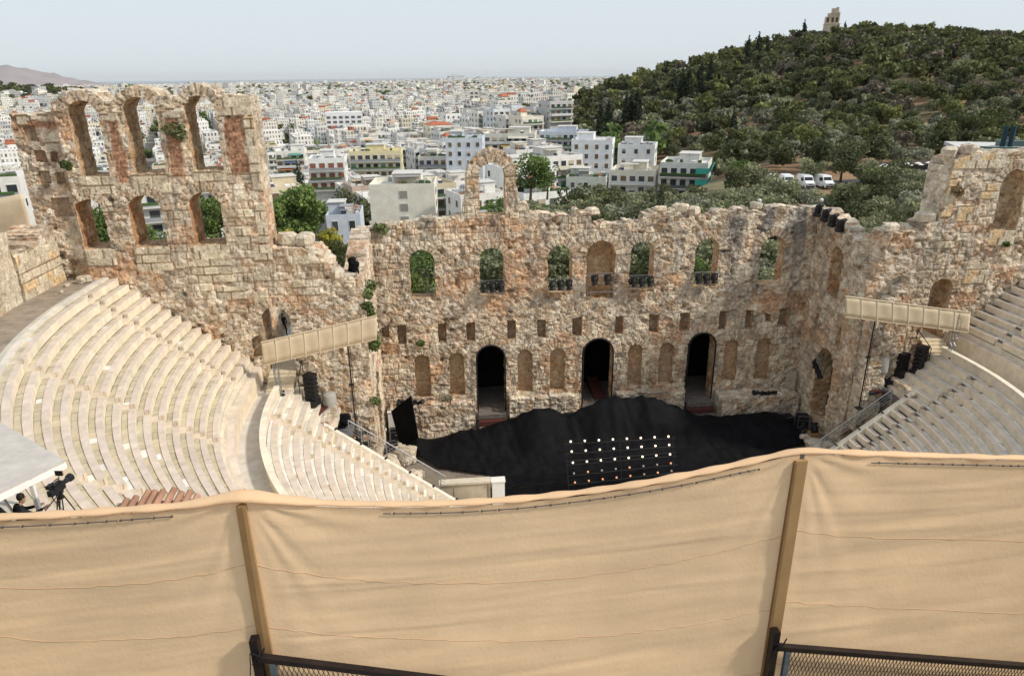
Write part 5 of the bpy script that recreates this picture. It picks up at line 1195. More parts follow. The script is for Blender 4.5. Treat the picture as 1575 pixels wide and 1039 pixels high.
stones([(rr2.uniform(-17.3, -15.6), rr2.uniform(-5.5, -2.2), -1.2, rr2.uniform(.4, 1.2)) for i in range(16)]+[(-17.0, -6.0, -1.2, 1.9), (-15.9, -4.4, -1.2, 1.8), (-16.6, -7.2, -1.2, 1.6), (-15.2, -7.4, -1.2, 1.3)], 'fallen stone in the rubble left of the stage', 'fallen stones left of the stage')
stones([(rr2.uniform(16.0, 17.4), rr2.uniform(-7.5, -4.5), -1.2, rr2.uniform(.4, 1.3)) for i in range(16)]+[(16.2, -6.9, -1.2, 1.6)], 'fallen stone in the rubble right of the stage', 'fallen stones right of the stage')
stones([(rr2.uniform(-35.4, -33.8), rr2.uniform(-9.2, -8.0), 15.08, rr2.uniform(.3, .8)) for i in range(4)]+[(-34.9, -10.6, 15.08, .3)], 'loose pale stone on the terrace at the foot of the tower', 'loose stones on the left terrace')
stones([(4.8+.9*i, .6, 16.3+.1, 1.3-.2*i) for i in range(2)]+[(6.4, .5, 16.6, 1.3), (7.5, .5, 16.4, 1.2), (12.6, .5, 16.7, 1.0), (-.6, .6, 16.6, 1.1)], 'loose weathered block on the facade wall top', 'loose blocks on the facade top')
stones([(-22.4, -6.6, 16.6, 1.5), (-21.3, -6.7, 16.6, 1.4), (-20.9, -7.3, 16.0, 1.1), (-20.0, -7.0, 15.3, 1.2), (-19.3, -7.1, 14.4, 1.2), (-18.6, -7.1, 14.1, 1.1)], 'big weathered block on the broken left wing top', 'broken blocks on the left wing top')
stones([(19.2, -6.9, 16.2, 1.2), (20.4, -6.6, 16.2, 1.0), (21.6, -7.1, 16.9, 1.3), (22.6, -6.8, 21.2, 1.4), (23.8, -7.0, 21.4, 1.3)], 'weathered block on the broken right wing top', 'broken blocks on the right wing top')
# black bin bag on the left wing end
mb = MB()
for i in range(7): mb.rock((.12*math.sin(i*2), .1*math.cos(i*3), .14*i), (.55, .5, .45), i)
o = mb.build('black_bag', M_BLACK, None, True); o.location = (-18.35, -6.6, 14.6); tag(o, 'black wrapped bundle on the broken end of the left wing wall', 'bundle')
# plants on the walls
def tuft(x, y, z, s, lb, seed, grp='green tufts growing on the walls', cols=((.07, .10, .035), (.2, .25, .09)), n=190):
    V, F, cc = leaves([(0, 0, 0, s, s*.5, s*.6), (s*.4, 0, -s*.4, s*.6, s*.4, s*.5)], n, .16, cols, seed); o = mesh_obj('wall_plant', V, F, M_LEAF, None, cc); o.location = (x, y, z); tag(o, lb, 'plant', grp)
for i, (y, z, s) in enumerate([(-7.6, 12.6, .45), (-7.3, 10.2, .8), (-6.0, 13.6, .6), (-7.4, 13.4, .5), (-7.6, 5.6, .4), (-6.9, 12.0, .5), (-7.2, 9.7, .6)]): tuft(-17.62, y, z, s, 'green tuft hanging on the left side wall of the stage', i)
tuft(-27.9, -7.85, 24.1, .7, 'dry green bush on the pier left of the rightmost tall tower arch', 31, None, ((.10, .12, .05), (.28, .30, .14)), 260)
tuft(-34.4, -7.85, 22.2, .35, 'small green tuft at the left edge of the tower', 32, None); tuft(-17.0, -.1, 16.3, .6, 'grassy tuft at the left end of the facade top', 33, None)
tuft(-14.5, -.15, 6.9, .3, 'small green tuft low on the facade left of the leftmost doorway', 34, None); tuft(-12.6, -.3, 1.9, .45, 'dry grey tuft on the left stone plinth', 35, None, ((.25, .22, .15), (.4, .36, .26)), 120)
tuft(23.0, -7.9, 19.2, .45, 'brown dry bush on the broken right tower', 36, None, ((.16, .12, .06), (.30, .22, .12)), 160); tuft(27.6, -7.9, 15.3, .25, 'small green plant under the big arch of the right tower', 37, None, GR, 80)
# ------------------------------------------------------------------ people
def skin_body(name, verts, edges, rad, m, parent, root=0):
    me = bpy.data.meshes.new(name); me.from_pydata(verts, edges, []); o = bpy.data.objects.new(name, me); C.objects.link(o); me.materials.append(m); o.parent = parent
    md = o.modifiers.new('s', 'SKIN'); md.use_smooth_shade = True
    for i, r in enumerate(rad): me.skin_vertices[0].data[i].radius = r if isinstance(r, tuple) else (r, r)
    me.skin_vertices[0].data[root].use_root = True; s = o.modifiers.new('u', 'SUBSURF'); s.levels = 2; s.render_levels = 2; return o
SK = mat('skin', (.42, .24, .16), .6); BC = mat('black_clothing', (.012, .012, .015), .85, nscale=8, namt=.3); HR = mat('dark_hair', (.015, .01, .008), .7)
def head(parent, p, d=(0, 0, 1)):
    b = MB(); b.lathe((0, 0, -.02), [(.03, -.11), (.055, -.09), (.07, -.04), (.078, .02), (.076, .07), (.05, .115), (.02, .125)], 12)
    b.box((0, -.082, 0), (.022, .03, .035), taper=.6); b.box((0, -.072, -.05), (.04, .012, .01)); b.box((.078, 0, 0), (.012, .03, .05)); b.box((-.078, 0, 0), (.012, .03, .05))
    for s in (-1, 1): b.box((s*.03, -.073, .02), (.022, .01, .01))
    o = b.build('head', SK, parent, True); o.location = p
    h = MB(); h.lathe((0, .012, .03), [(.082, -.03), (.09, .02), (.08, .07), (.05, .105), (.015, .115)], 12); h.build('hair', HR, o, True); return o
def hand(b, p, d):
    p = Vector(p); d = Vector(d).normalized(); s = d.orthogonal().normalized(); b.tube(p, p+d*.09, .03, .04, 8)
    for i in range(4): q = p+d*.085+s*(.03-.02*i); b.tube(q, q+d*(.05+.012*(1.5-abs(1.5-i))), .009, .007, 6); q2 = q+d*.06; b.tube(q2, q2+(d*.6-s.cross(d)*.5).normalized()*.03, .008, .006, 6)
    b.tube(p+s*.03, p+s*.065+d*.05, .011, .008, 6)
e = empty('person', (-24.85, -.4, 8.16), .5, 'person in black clothes walking in the passage behind the left wing doorway', 'person')
# walking, seen from behind and to the side
V_ = [(0, 0, .95), (0, 0, 1.15), (0, .02, 1.38), (0, 0, 1.50), (.17, .01, 1.43), (.21, -.06, 1.17), (.20, -.17, .95), (-.17, .01, 1.43), (-.24, .10, 1.20), (-.26, .03, .98), (.09, -.02, .90), (.10, -.16, .50), (.10, -.12, .10), (.10, -.26, .04), (-.09, .02, .90), (-.09, .12, .50), (-.09, .32, .14), (-.09, .24, .03)]
E_ = [(0, 1), (1, 2), (2, 3), (2, 4), (4, 5), (5, 6), (2, 7), (7, 8), (8, 9), (0, 10), (10, 11), (11, 12), (12, 13), (0, 14), (14, 15), (15, 16), (16, 17)]
Rr_ = [(.15, .11), (.13, .10), (.16, .11), .05, .065, .048, .035, .065, .048, .035, .095, .065, .045, .04, .095, .065, .045, .04]
skin_body('body', V_, E_, Rr_, BC, e); hd_ = head(e, (0, -.02, 1.66)); nb_ = MB(); nb_.tube((0, 0, 1.48), (0, -.01, 1.58), .05, .05, 8); hand(nb_, (.20, -.17, .95), (0, -.1, -1)); hand(nb_, (-.26, .03, .98), (0, 0, -1)); nb_.build('hands', SK, e, True)

# ------------------------------------------------------------------ camera shelter at lower left
Rc = [Vector((-24.9, -34.05, 17.95)), Vector((-22.08, -36.32, 17.9)), Vector((-24.3, -40.1, 17.85)), Vector((-27.3, -38.0, 17.95))]
e = empty('camera_shelter', (-23.5, -37.5, 15), 0, 'white boarded canopy on white posts at the lower left edge', 'shelter'); inv = Matrix.Translation(-Vector(e.location))
# roof corners: right corner nearest the seats, sloping away to the left
A = Vector((-25.6, -33.3, 17.95)); B = Vector((-22.05, -36.3, 17.9)); D_ = Vector((-23.55, -38.75, 17.9)); E0 = Vector((-27.2, -36.0, 17.95))
b = MB(); up = Vector((0, 0, .07)); b.hexa([A, E0, D_, B, A+up, E0+up, D_+up, B+up]); o = b.build('roof', mat('boarded_roof', (.50, .465, .43), .7, nscale=2.2, namt=.12, bump=.006, bscale=2), e); o.matrix_parent_inverse = inv
b = MB(); dn = Vector((0, 0, .15))
for p, q in ((A, B), (B, D_), (D_, E0)): 
    n_ = (q-p).cross(Vector((0, 0, 1))).normalized()*.03; b.hexa([p-dn-n_, q-dn-n_, q-dn+n_, p-dn+n_, p-n_, q-n_, q+n_, p+n_])
o = b.build('fascia', M_WHITE, e); o.matrix_parent_inverse = inv
for p in (B.lerp(D_, .28)+Vector((-.05, 0, 0)), B.lerp(D_, .86), A.lerp(B, .15)):
    b = MB(); b.box((p.x, p.y, p.z-1.5), (.09, .09, 3)); o = b.build('post', M_WHITE, e); o.matrix_parent_inverse = inv
b = MB(); b.bxy(-29, -20.9, -41, -35.9, 14.2, 15.15)
tag(b.build('camera_platform', mat('concrete_slab', (.36, .33, .29), .9, nscale=2, namt=.15)), 'flat slab platform under the white boarded canopy', 'platform')
# tripod with video camera
def cam_tripod(x, y, z, hgt):
    e = empty('tripod', (x, y, z), .3, 'black tripod standing beside the white canopy', 'tripod')
    for i in range(3):
        a = i*2.094+.4; b = MB(); top = Vector((.06*math.cos(a), .06*math.sin(a), hgt)); ft = Vector((.42*math.cos(a), .42*math.sin(a), .02)); t_ = Vector((-math.sin(a), math.cos(a), 0))*.04
        b.tube(top+t_, top.lerp(ft, .55)+t_, .016, n=6); b.tube(top-t_, top.lerp(ft, .55)-t_, .016, n=6); b.tube(top.lerp(ft, .45), ft, .018, n=6); b.box(top.lerp(ft, .55), (.11, .07, .07), rz=a+PI/2); b.box(ft, (.08, .06, .05), rz=a); b.build('leg', M_BMET, e)
    b = MB(); b.tube((0, 0, hgt-.05), (0, 0, hgt+.08), .07, .05, 10); b.box((0, 0, hgt+.12), (.14, .2, .08)); b.build('head', M_BMET, e)
    b = MB(); b.tube((-.05, -.1, hgt+.08), (-.35, -.55, hgt-.12), .014, n=6); b.tube((-.33, -.52, hgt-.11), (-.40, -.62, hgt-.15), .022, n=6); b.build('pan_handle', M_BMET, e)
    c = empty('video_camera', (x, y, z+hgt+.16), -.15, 'black video camera with a big lens hood on the tripod', 'camera'); c.scale = (.8, .8, .8)
    b = MB(); b.bxy(-.09, .09, -.25, .2, 0, .24); b.bxy(-.06, .06, -.2, .1, .24, .30); b.bxy(-.08, .08, -.38, -.25, .02, .2); b.build('body', M_BMET, c)
    b = MB(); b.lathe((0, .2, .12), [(.06, 0), (.065, .12), (.08, .14), (.08, .24), (.12, .28), (.13, .38), (.10, .37)], 14, axis=(0, 1, 0)); b.build('lens', M_BMET, c)
    b = MB(); b.path([(0, -.18, .30), (0, -.16, .38), (0, .08, .38), (0, .1, .30)], .016); b.build('handle', M_BMET, c)
    b = MB(); b.box((-.17, -.1, .2), (.14, .18, .11)); b.box((-.17, .02, .2), (.1, .06, .08)); b.build('viewfinder', M_BMET, c)
    b = MB(); b.box((.0, .16, .5), (.22, .03, .16)); b.tube((0, .12, .34), (0, .14, .44), .012, n=5); b.build('monitor', M_BMET, c)
cam_tripod(-21.75, -37.3, 16.35, 1.2)
b = MB(); b.bxy(-22.5, -21.0, -38.2, -36.6, 15.15, 16.3); tag(b.build('tripod_platform', M_WHITE), 'white painted podium under the tripod', 'platform')
# operator seated under the canopy, in black, on a black padded chair
e = empty('office_chair', (-22.75, -37.35, 15.15), 2.4, 'black padded swivel chair under the white canopy', 'chair')
b = MB(); b.box((0, 0, 1.55), (.56, .54, .12)); o = b.build('seat', BC, e); md = o.modifiers.new('b', 'BEVEL'); md.width = .05; md.segments = 3
b = MB(); b.box((0, .27, 1.98), (.5, .1, .62), rx=-.1); o = b.build('backrest', BC, e); md = o.modifiers.new('b', 'BEVEL'); md.width = .04; md.segments = 3
b = MB(); b.tube((0, 0, .05), (0, 0, 1.5), .035)
for i in range(5): b.tube((0, 0, .1), (.3*math.cos(i*1.257), .3*math.sin(i*1.257), .04), .03, .02, 6)
b.build('base', M_BMET, e)
e = empty('person', (-22.75, -37.35, 16.76), 2.4, 'camera operator in black seated under the white canopy', 'person')
V_ = [(0, .0, .12), (0, .03, .32), (0, -.02, .52), (0, -.08, .62), (.18, -.03, .55), (.23, -.2, .36), (.16, -.42, .34), (-.18, -.03, .55), (-.25, -.22, .38), (-.18, -.45, .40), (.10, -.08, .08), (.13, -.48, .08), (.13, -.48, -.34), (.13, -.6, -.38), (-.10, -.08, .08), (-.13, -.46, .08), (-.13, -.46, -.34), (-.13, -.58, -.38)]
skin_body('body', V_, E_, [(.17, .13), (.15, .12), (.18, .12), .055, .07, .05, .036, .07, .05, .036, .1, .075, .05, .045, .1, .075, .05, .045], BC, e)
head(e, (0, -.13, .78)); nb_ = MB(); nb_.tube((0, -.07, .6), (0, -.11, .7), .05, .05, 8); hand(nb_, (.16, -.42, .34), (-.1, -1, 0)); hand(nb_, (-.18, -.45, .40), (.1, -1, 0)); nb_.build('hands', SK, e, True)
# equipment and cables at the far lower left
mb = MB()
rq = random.Random(3)
for i in range(26): p = [Vector((rq.uniform(-.8, .8), rq.uniform(-.5, .5), rq.uniform(0, .9))) for _ in range(3)]; mb.path(p, .02, 5)
for i in range(5): mb.box((rq.uniform(-.7, .7), rq.uniform(-.4, .4), .2+.2*i % .8), (.4, .3, .25), rz=i)
o = mb.build('cable_tangle', M_BMET); o.location = (-24.0, -37.9, 15.9); tag(o, 'tangle of black cables and boxes at the lower left corner', 'cables')
# tiled coping just above the fabric screen
e = empty("tiled_coping", (-16.98, -42.45, 20.62), -.02, 'little roof of terracotta tiles peeping over the fabric screen', 'tiles')
rtl = random.Random(4)
for i in range(9):
    q0 = Vector((-.62+.135*i+rtl.uniform(-.015, .015), .10-.02*(i-4)**2*.25+rtl.uniform(-.04, .04), .02-.02*abs(i-4)+rtl.uniform(-.015, .015))); q1 = Vector((-.80+.135*i, -1.0, -.42))
    b = MB(); b.tube(q0, q0.lerp(q1, .34), .05, .06, 8); b.tube(q0.lerp(q1, .31), q0.lerp(q1, .67), .05, .06, 8); b.tube(q0.lerp(q1, .64), q1, .05, .06, 8); b.build('ridge_tile', mat('terracotta', (.36, .20, .13), .85, nscale=3, namt=.35) if i == 0 else bpy.data.materials['terracotta'], e)
b = MB(); b.hexa([(-1.1, -1.0, -5), (.9, -1.0, -5), (.9, .0, -5), (-1.0, .0, -5), (-.9, -1.0, -.5), (.6, -1.0, -.5), (.6, -.02, -.12), (-.8, -.02, -.12)]); b.build('bedding', M_ROCK, e)
# ------------------------------------------------------------------ fabric screen in the foreground
def cloth_mat():
    M = mat('screen_fabric', (.85, .61, .385), .9, nscale=1.4, namt=.09, detail=9, bump=.004, bscale=30, spec=.1, transl=.3); return M
MCL = cloth_mat()
FY = lambda x: -48.41+(x+13.83)*.042
tops = {0: [(-16.6, 24.30), (-15.3, 24.25), (-14.92, 24.235), (-14.52, 24.23), (-14.2, 24.22), (-14.0, 24.24), (-13.83, 24.265)],
        1: [(-13.80, 24.265), (-13.65, 24.215), (-13.28, 24.14), (-12.85, 24.085), (-12.39, 24.045), (-11.93, 24.025), (-11.45, 24.035), (-10.96, 24.07), (-10.47, 24.13), (-10.07, 24.19), (-9.80, 24.225)],
        2: [(-9.76, 24.225), (-9.4, 24.165), (-8.88, 24.10), (-7.86, 23.975), (-6.5, 23.82)]}
bots = {0: [(-16.6, 23.05), (-15.57, 22.98), (-15.3, 22.87), (-14.9, 22.80), (-13.83, 22.6)], 1: [(-13.80, 22.55), (-9.8, 21.9)], 2: [(-9.76, 22.0), (-6.5, 21.3)]}
labs = ['left panel of the tan fabric screen, sagging between posts', 'wide middle panel of the tan fabric screen in the foreground', 'right panel of the tan fabric screen in the foreground']
for i in range(3):
    x0, x1 = tops[i][0][0], tops[i][-1][0]; nx_, nz_ = 190 if i == 1 else 130, 110
    xs = np.linspace(x0, x1, nx_); t = np.linspace(0, 1, nz_); S, T_ = np.meshgrid((xs-x0)/(x1-x0), t, indexing='ij'); X = x0+(x1-x0)*S
    zt = np.interp(X, *zip(*tops[i]))-.055; zb = np.interp(X, *zip(*bots[i]))-.16; 
    ker = np.array([.25, .5, .25])
    zt = np.apply_along_axis(lambda a: np.convolve(np.pad(a, 6, 'edge'), np.ones(13)/13, 'valid'), 0, zt)
    Z_ = zt+(zb-zt)*T_
    belly = .06*np.sin(PI*S)*np.sin(PI*np.clip(T_*1.0, 0, 1))**.8
    wr = np.zeros_like(X)
    sag = 4*S*(1-S)
    zz = Z_+.10*sag   # folds follow the sag
    for q, (fz_, am, sdn) in enumerate(((2.6, .020, 1), (6.5, .008, 2), (15, .003, 3))): wr += am*(fbm(X*.55*(1+q*.4)+i*5, zz*fz_, 500+i*10+sdn, 3)-.5)*2
    rc = random.Random(40+i)
    for q in range(9):
        zc_ = rc.uniform(22.3, 24.1); sl_ = rc.uniform(-.05, .05); xc_ = rc.uniform(x0, x1); wd = rc.uniform(.5, 1.3)
        wr += rc.choice((-1, 1))*rc.uniform(.003, .008)*np.exp(-((zz-zc_-sl_*(X-xc_)-.03*(fbm(X*1.3, X*0+q, 700+q, 3)-.5))/rc.uniform(.012, .03))**2)*np.exp(-((X-xc_)/wd)**2)
    for (x_c, dirn) in ((x0, 1), (x1, -1)):   # tension folds fanning from the upper corners
        dx = (X-x_c)*dirn; dz = zt-Z_; an = np.arctan2(dz, np.maximum(dx, .01)); rd = np.hypot(dx, dz); wr += .010*np.sin(an*16+2*np.sin(an*5))*np.exp(-rd/.55)*sst(.02, .25, rd)
    Yv = FY(X)+belly+wr*sst(0, .05, S)*sst(0, .05, 1-S)
    V = np.stack([X, Yv, Z_], -1).reshape(-1, 3); I = np.arange(X.size).reshape(X.shape); F = np.stack([I[:-1, :-1].ravel(), I[:-1, 1:].ravel(), I[1:, 1:].ravel(), I[1:, :-1].ravel()], 1)
    e = empty('fabric_screen', (x0, float(FY(x0)), 22), 0, labs[i], 'fabric screen'); inv = Matrix.Translation(-Vector(e.location))
    o = mesh_obj('fabric', V, F, MCL, e, smooth=True); o.matrix_parent_inverse = inv
    # rolled hem along the top
    hb = MB(); P = [Vector((X[k, 0]+(-.035 if k == 0 else .035 if k >= nx_-2 else 0), Yv[k, 0]+.03, zt[k, 0]+.012)) for k in range(0, nx_, 2)]
    rad = [.028+.004*math.sin(k*.9)+(.02*math.exp(-((P[k].x-x1)/.25)**2) if i == 0 else .0)+(.03*math.exp(-((P[k].x-x0)/.25)**2) if i == 1 else 0) for k in range(len(P))]
    rad = [r*(.8+.5*float(fbm(np.array(P[k].x*4.), np.array(i*3.), 7, 3))) for k, r in enumerate(rad)]
    k0 = len(hb.v)
    for k, p in enumerate(P):
        for a in range(8): hb.v.append((p.x, p.y+math.cos(a*PI/4)*rad[k]*1.3, p.z+math.sin(a*PI/4)*rad[k]*.55))
    for k in range(len(P)-1):
        for a in range(8): b2 = (a+1) % 8; hb.face([k0+k*8+a, k0+k*8+b2, k0+(k+1)*8+b2, k0+(k+1)*8+a])
    o = hb.build('hem', MCL, e, True); o.matrix_parent_inverse = inv
    rb_ = MB()
    rng_s = {0: (-15.6, -14.35), 1: (-12.9, -10.15), 2: (-9.2, -6.5)}[i]; xx = rng_s[0]
    while xx < rng_s[1]: 
        L_ = random.uniform(.05, .16); zz_ = np.interp(xx, X[:, 0], zt[:, 0]); yy = np.interp(xx, X[:, 0], Yv[:, 3]); z2_ = np.interp(xx+L_, X[:, 0], zt[:, 0]); y2_ = np.interp(xx+L_, X[:, 0], Yv[:, 3])
        rb_.tube((xx, yy-.012, zz_-.046), (xx+L_, y2_-.012, z2_-.046), .0045, n=5); xx += L_+random.uniform(.0, .02)
        rb_.box((xx, y2_-.012, z2_-.046), (.014, .012, .012))
    o = rb_.build('lacing', mat('dark_lacing', (.10, .09, .085), .8), e); o.matrix_parent_inverse = inv
    # flat stitched seams
    sm = MB()
    for zf in (.30, .60, .88):
        P = []
        for k in range(0, nx_, 3):
            tt = min(.99, zf+.10*(S[k, 0]*(1-S[k, 0])*4)*(1 if i != 2 else .3)); j = int(tt*(nz_-1)); P.append(Vector((X[k, j], Yv[k, j]-.002, Z_[k, j])))
        sm = MB(); sm.path(P, .0022, 4); o = sm.build('seam', bpy.data.materials.get('seam_thread') or mat('seam_thread', (.60, .41, .25), .9), e); o.matrix_parent_inverse = inv
# tan timber posts and the black fence posts
MP = mat('tan_timber', (.36, .22, .10), .8, nscale=2.0, namt=.15); MP2 = mat('shaded_tan_timber', (.24, .14, .06), .8, nscale=3, namt=.2)
for (x, zt, zb, w1, w2, lb, dk) in ((-13.82, 24.17, 22.2, .050, .085, 'tan timber post between the left and middle fabric panels', 1), (-9.79, 24.12, 21.8, .09, .10, 'tan timber post between the middle and right fabric panels', 0)):
    e = empty('timber_post', (x, float(FY(x))-.015, zb), 0, lb, 'post'); h = zt-zb
    b = MB(); b.hexa([(-w2/2, -.012, 0), (w2/2, -.012, 0), (w2/2, .03, 0), (-w2/2, .03, 0), (-w1/2, -.012, h), (w1/2, -.012, h), (w1/2, .03, h), (-w1/2, .03, h)]); b.build('post_board', MP, e)
    b = MB(); s_ = -w2*.5; b.hexa([(s_-.012, -.017, 0), (s_+(.03 if dk else .012), -.017, 0), (s_+.02, .02, 0), (s_-.012, .02, 0), (-w1/2-.012, -.017, h-.01), (-w1/2+(.03 if dk else .006), -.017, h-.01), (-w1/2+.02, .02, h-.01), (-w1/2-.012, .02, h-.01)]); b.build('shade_strip', MP2, e)  # darker strip paints the shading down each post's left edge
MK = mat('worn_black_steel', (.022, .016, .016), .45, nscale=6, namt=.4, metal=.3)
for (x, z, x2, z2, lb, mesh_to) in ((-13.86, 23.0, -11.4, 22.19, 'black steel fence with diamond mesh below the middle fabric panel', 0), (-9.80, 22.47, -6.9, 21.76, 'black steel fence with diamond mesh below the right fabric panel', 0)):
    e = empty('mesh_fence', (x, float(FY(x))-.07, z-1.6), 0, lb, 'fence')
    y = 0; b = MB(); b.bxy(-.045, .012, -.035, .035, 0, 1.6+.09); b.build('post', MK, e)
    dx, dz = x2-x, z2-z; L_ = math.hypot(dx, dz); u_ = Vector((dx/L_, .04, dz/L_)); top = Vector((.0, -.03, 1.6-.05))
    b = MB(); q = top+u_*L_; b.hexa([top+Vector((0, -.025, -.032)), q+Vector((0, -.025, -.032)), q+Vector((0, .025, -.032)), top+Vector((0, .025, -.032)), top+Vector((0, -.025, .012)), q+Vector((0, -.025, .012)), q+Vector((0, .025, .012)), top+Vector((0, .025, .012))]); b.build('top_rail', MK, e)
    b = MB(); b.bxy(.075, .118, -.05, -.015, 0, 1.52); b.build('frame_upright', mat('grey_blue_steel', (.10, .12, .14), .5, nscale=8, namt=.4), e)
    b = MB(); n = int(L_/.036)
    for k in range(-12, n):
        for sgn in (1, -1):
            s0 = .12+k*.036; a = s0; ln = .36
            p0 = top+u_*a+Vector((0, 0, -.03)); p1 = top+u_*(a+sgn*ln*.42)+Vector((0, 0, -.03-ln*1.15))
            # clip on the upright side
            if p1.x < .12: t_ = (p0.x-.12)/(p0.x-p1.x) if p0.x > .12 else 0; p1 = p0.lerp(p1, max(0, t_))
            if p0.x < .12:
                if p1.x <= .12: continue
                t_ = (.12-p0.x)/(p1.x-p0.x); p0 = p0.lerp(p1, t_)
            if (p1-p0).length > .01: b.tube(p0+Vector((0, -.003*sgn, 0)), p1+Vector((0, -.003*sgn, 0)), .0028, n=4, caps=False)
    b.build('diamond_mesh', MK, e)
    b = MB(); b.path([(-.05, -.04, 1.58), (-.02, -.055, 1.60), (.03, -.05, 1.56), (.06, -.05, 1.64)], .006, 5); b.path([(-.05, -.045, 1.57), (-.055, -.05, 1.5), (-.07, -.05, 1.40)], .004, 5); b.path([(-.045, -.045, 1.6), (.03, -.045, 1.52), (-.04, -.05, 1.50), (.02, -.05, 1.6)], .006, 5); b.build('cable_tie', M_BMET, e)
mb = MB(); mb.bxy(-16.8, -15.35, -48.7, -48.45, 22.55, 22.8); tag(mb.build('dark_kerb', MK), 'dark steel beam under the sagging corner of the left fabric panel', 'beam')
# tan fabric at the far left behind the outer wall
mb = MB(); n = 14
for i in range(n+1):
    for j in range(8): s = i/n; t = j/7; mb.v.append((-40.2+2.85*s, -7.6+.06*math.sin(t*9+s*3), (20.0+.55*s)*(1-t)+(17.0+.9*s)*t))
for i in range(n):
    for j in range(7): q = i*8+j; mb.face([q, q+1, q+9, q+8])
o = mb.build('tan_sheet', M_BANNER, None, True); md = o.modifiers.new('t', 'SOLIDIFY'); md.thickness = .02; tag(o, 'tan fabric sheet stretched left of the tower foot', 'fabric sheet')

# ------------------------------------------------------------------ behind the theatre: vans, cafe, lamps, monument
def van(x, y, rz, lb):
    z = float(ground_z(x, y)); e = empty('white_van', (x, y, z), rz, lb, 'van', None)
    b = MB(); b.hexa([(-1, -2.6, .35), (1, -2.6, .35), (1, 2.7, .35), (-1, 2.7, .35), (-1, -2.6, 1.25), (1, -2.6, 1.25), (.98, 2.7, 1.25), (-.98, 2.7, 1.25)]); b.hexa([(-1, -1.7, 1.25), (1, -1.7, 1.25), (.98, 2.7, 1.25), (-.98, 2.7, 1.25), (-.88, -.9, 2.5), (.88, -.9, 2.5), (.88, 2.6, 2.5), (-.88, 2.6, 2.5)]); b.hexa([(-.9, -2.6, 1.25), (.9, -2.6, 1.25), (.95, -1.7, 1.25), (-.95, -1.7, 1.25), (-.85, -2.3, 1.35), (.85, -2.3, 1.35), (.9, -1.6, 1.62), (-.9, -1.6, 1.62)])
    o = b.build('body', mat('van_paint', (.78, .79, .80), .35) if 'van_paint' not in bpy.data.materials else bpy.data.materials['van_paint'], e)
    g_ = bpy.data.materials.get('van_glass') or mat('van_glass', (.02, .025, .03), .15)
    b = MB(); b.hexa([(-.84, -1.72, 1.42), (.84, -1.72, 1.42), (.8, -1.66, 1.42), (-.8, -1.66, 1.42), (-.76, -1.0, 2.32), (.76, -1.0, 2.32), (.74, -.9, 2.3), (-.74, -.9, 2.3)]); b.build('windscreen', g_, e)
    for s in (-1, 1):
        b = MB(); b.bxy(s*.97-.04, s*.97+.04, -1.2, .1, 1.4, 2.1); b.build('side_window', g_, e)
        b = MB(); b.box((s*.7, -2.62, .85), (.35, .06, .2)); b.build('headlight', M_GMET, e)
        for yy in (-1.75, 1.75): b = MB(); b.tube((s*.78, yy, .36), (s*1.02, yy, .36), .36, n=14); b.build('wheel', M_BMET, e)
    b = MB(); b.box((0, -2.64, .55), (1.7, .1, .25)); b.box((0, -2.63, .95), (.8, .04, .16)); b.build('bumper', M_BMET, e)
for i, (p, lb) in enumerate(zip(VANS, ('leftmost of the four white vans parked at the foot of the hill', 'second from left of the four white vans below the hill', 'third from left of the four white vans below the hill', 'rightmost of the four white vans, partly screened by a tree'))): van(p[0], p[1], -.32+.1*i, lb)
RP = [(40, 78), (60, 86.5), (90, 92), (130, 96)]
mb = MB(); mb.col = (.3, .3, .3)
for (a, b_) in zip(RP[:-1], RP[1:]):
    n = 12
    for i in range(n):
        p = Vector(a).lerp(Vector(b_), i/n); q = Vector(a).lerp(Vector(b_), (i+1)/n); d = (q-p).normalized(); nn_ = Vector((-d.y, d.x))*2.6
        k = mb.pts([(c_.x, c_.y, float(ground_z(c_.x, c_.y))+.12) for c_ in (p-nn_, q-nn_, q+nn_, p+nn_)]); mb.face([k, k+1, k+2, k+3])
tag(mb.build('road', mat('asphalt', (.06, .06, .062), .9, nscale=1, namt=.2)), kind='structure')
# cafe terrace
for r_ in range(3):
    for i in range(12):
        x = 84+i*2.1+r_*.6+(r_ == 2)*7; y = 91.5+i*.3+r_*2.4-(r_ == 2)*8; z = float(ground_z(x, y))
        e = empty('cafe_table', (x, y, z), i, 'white clothed cafe table with chairs on the shady terrace below the hill', 'table', 'cafe tables on the terrace')
        b = MB(); b.lathe((0, 0, 0), [(.35, 0), (.05, .05), (.05, .7), (.5, .72), (.5, .76)], 10); b.build('table_top', M_WHITE, e)
        for k_ in range(4):
            c = MB(); a = k_*PI/2+.4; cx, cy = .8*math.cos(a), .8*math.sin(a); c.box((cx, cy, .45), (.42, .42, .05), rz=a); c.box((cx*1.25, cy*1.25, .75), (.05, .42, .55), rz=a)
            for q in (-.17, .17): c.tube((cx+q, cy+q, 0), (cx+q, cy+q, .45), .02, n=4)
            c.build('chair_shell', M_WHITE, e)
for i in range(9):
    x = 83.5+i*2.9; y = 95.5+i*.4; z = float(ground_z(x, y)); e = empty('parasol', (x, y, z), 0, 'white parasol in the row over the cafe terrace', 'parasol', 'cafe parasols'); b = MB(); b.tube((0, 0, 0), (0, 0, 2.7), .04, n=5); b.build('pole', M_GMET, e); b = MB(); b.lathe((0, 0, 2.2), [(1.3, 0), (1.28, .05), (.5, .4), (.03, .55)], 8); b.build('canopy', M_WHITE, e)
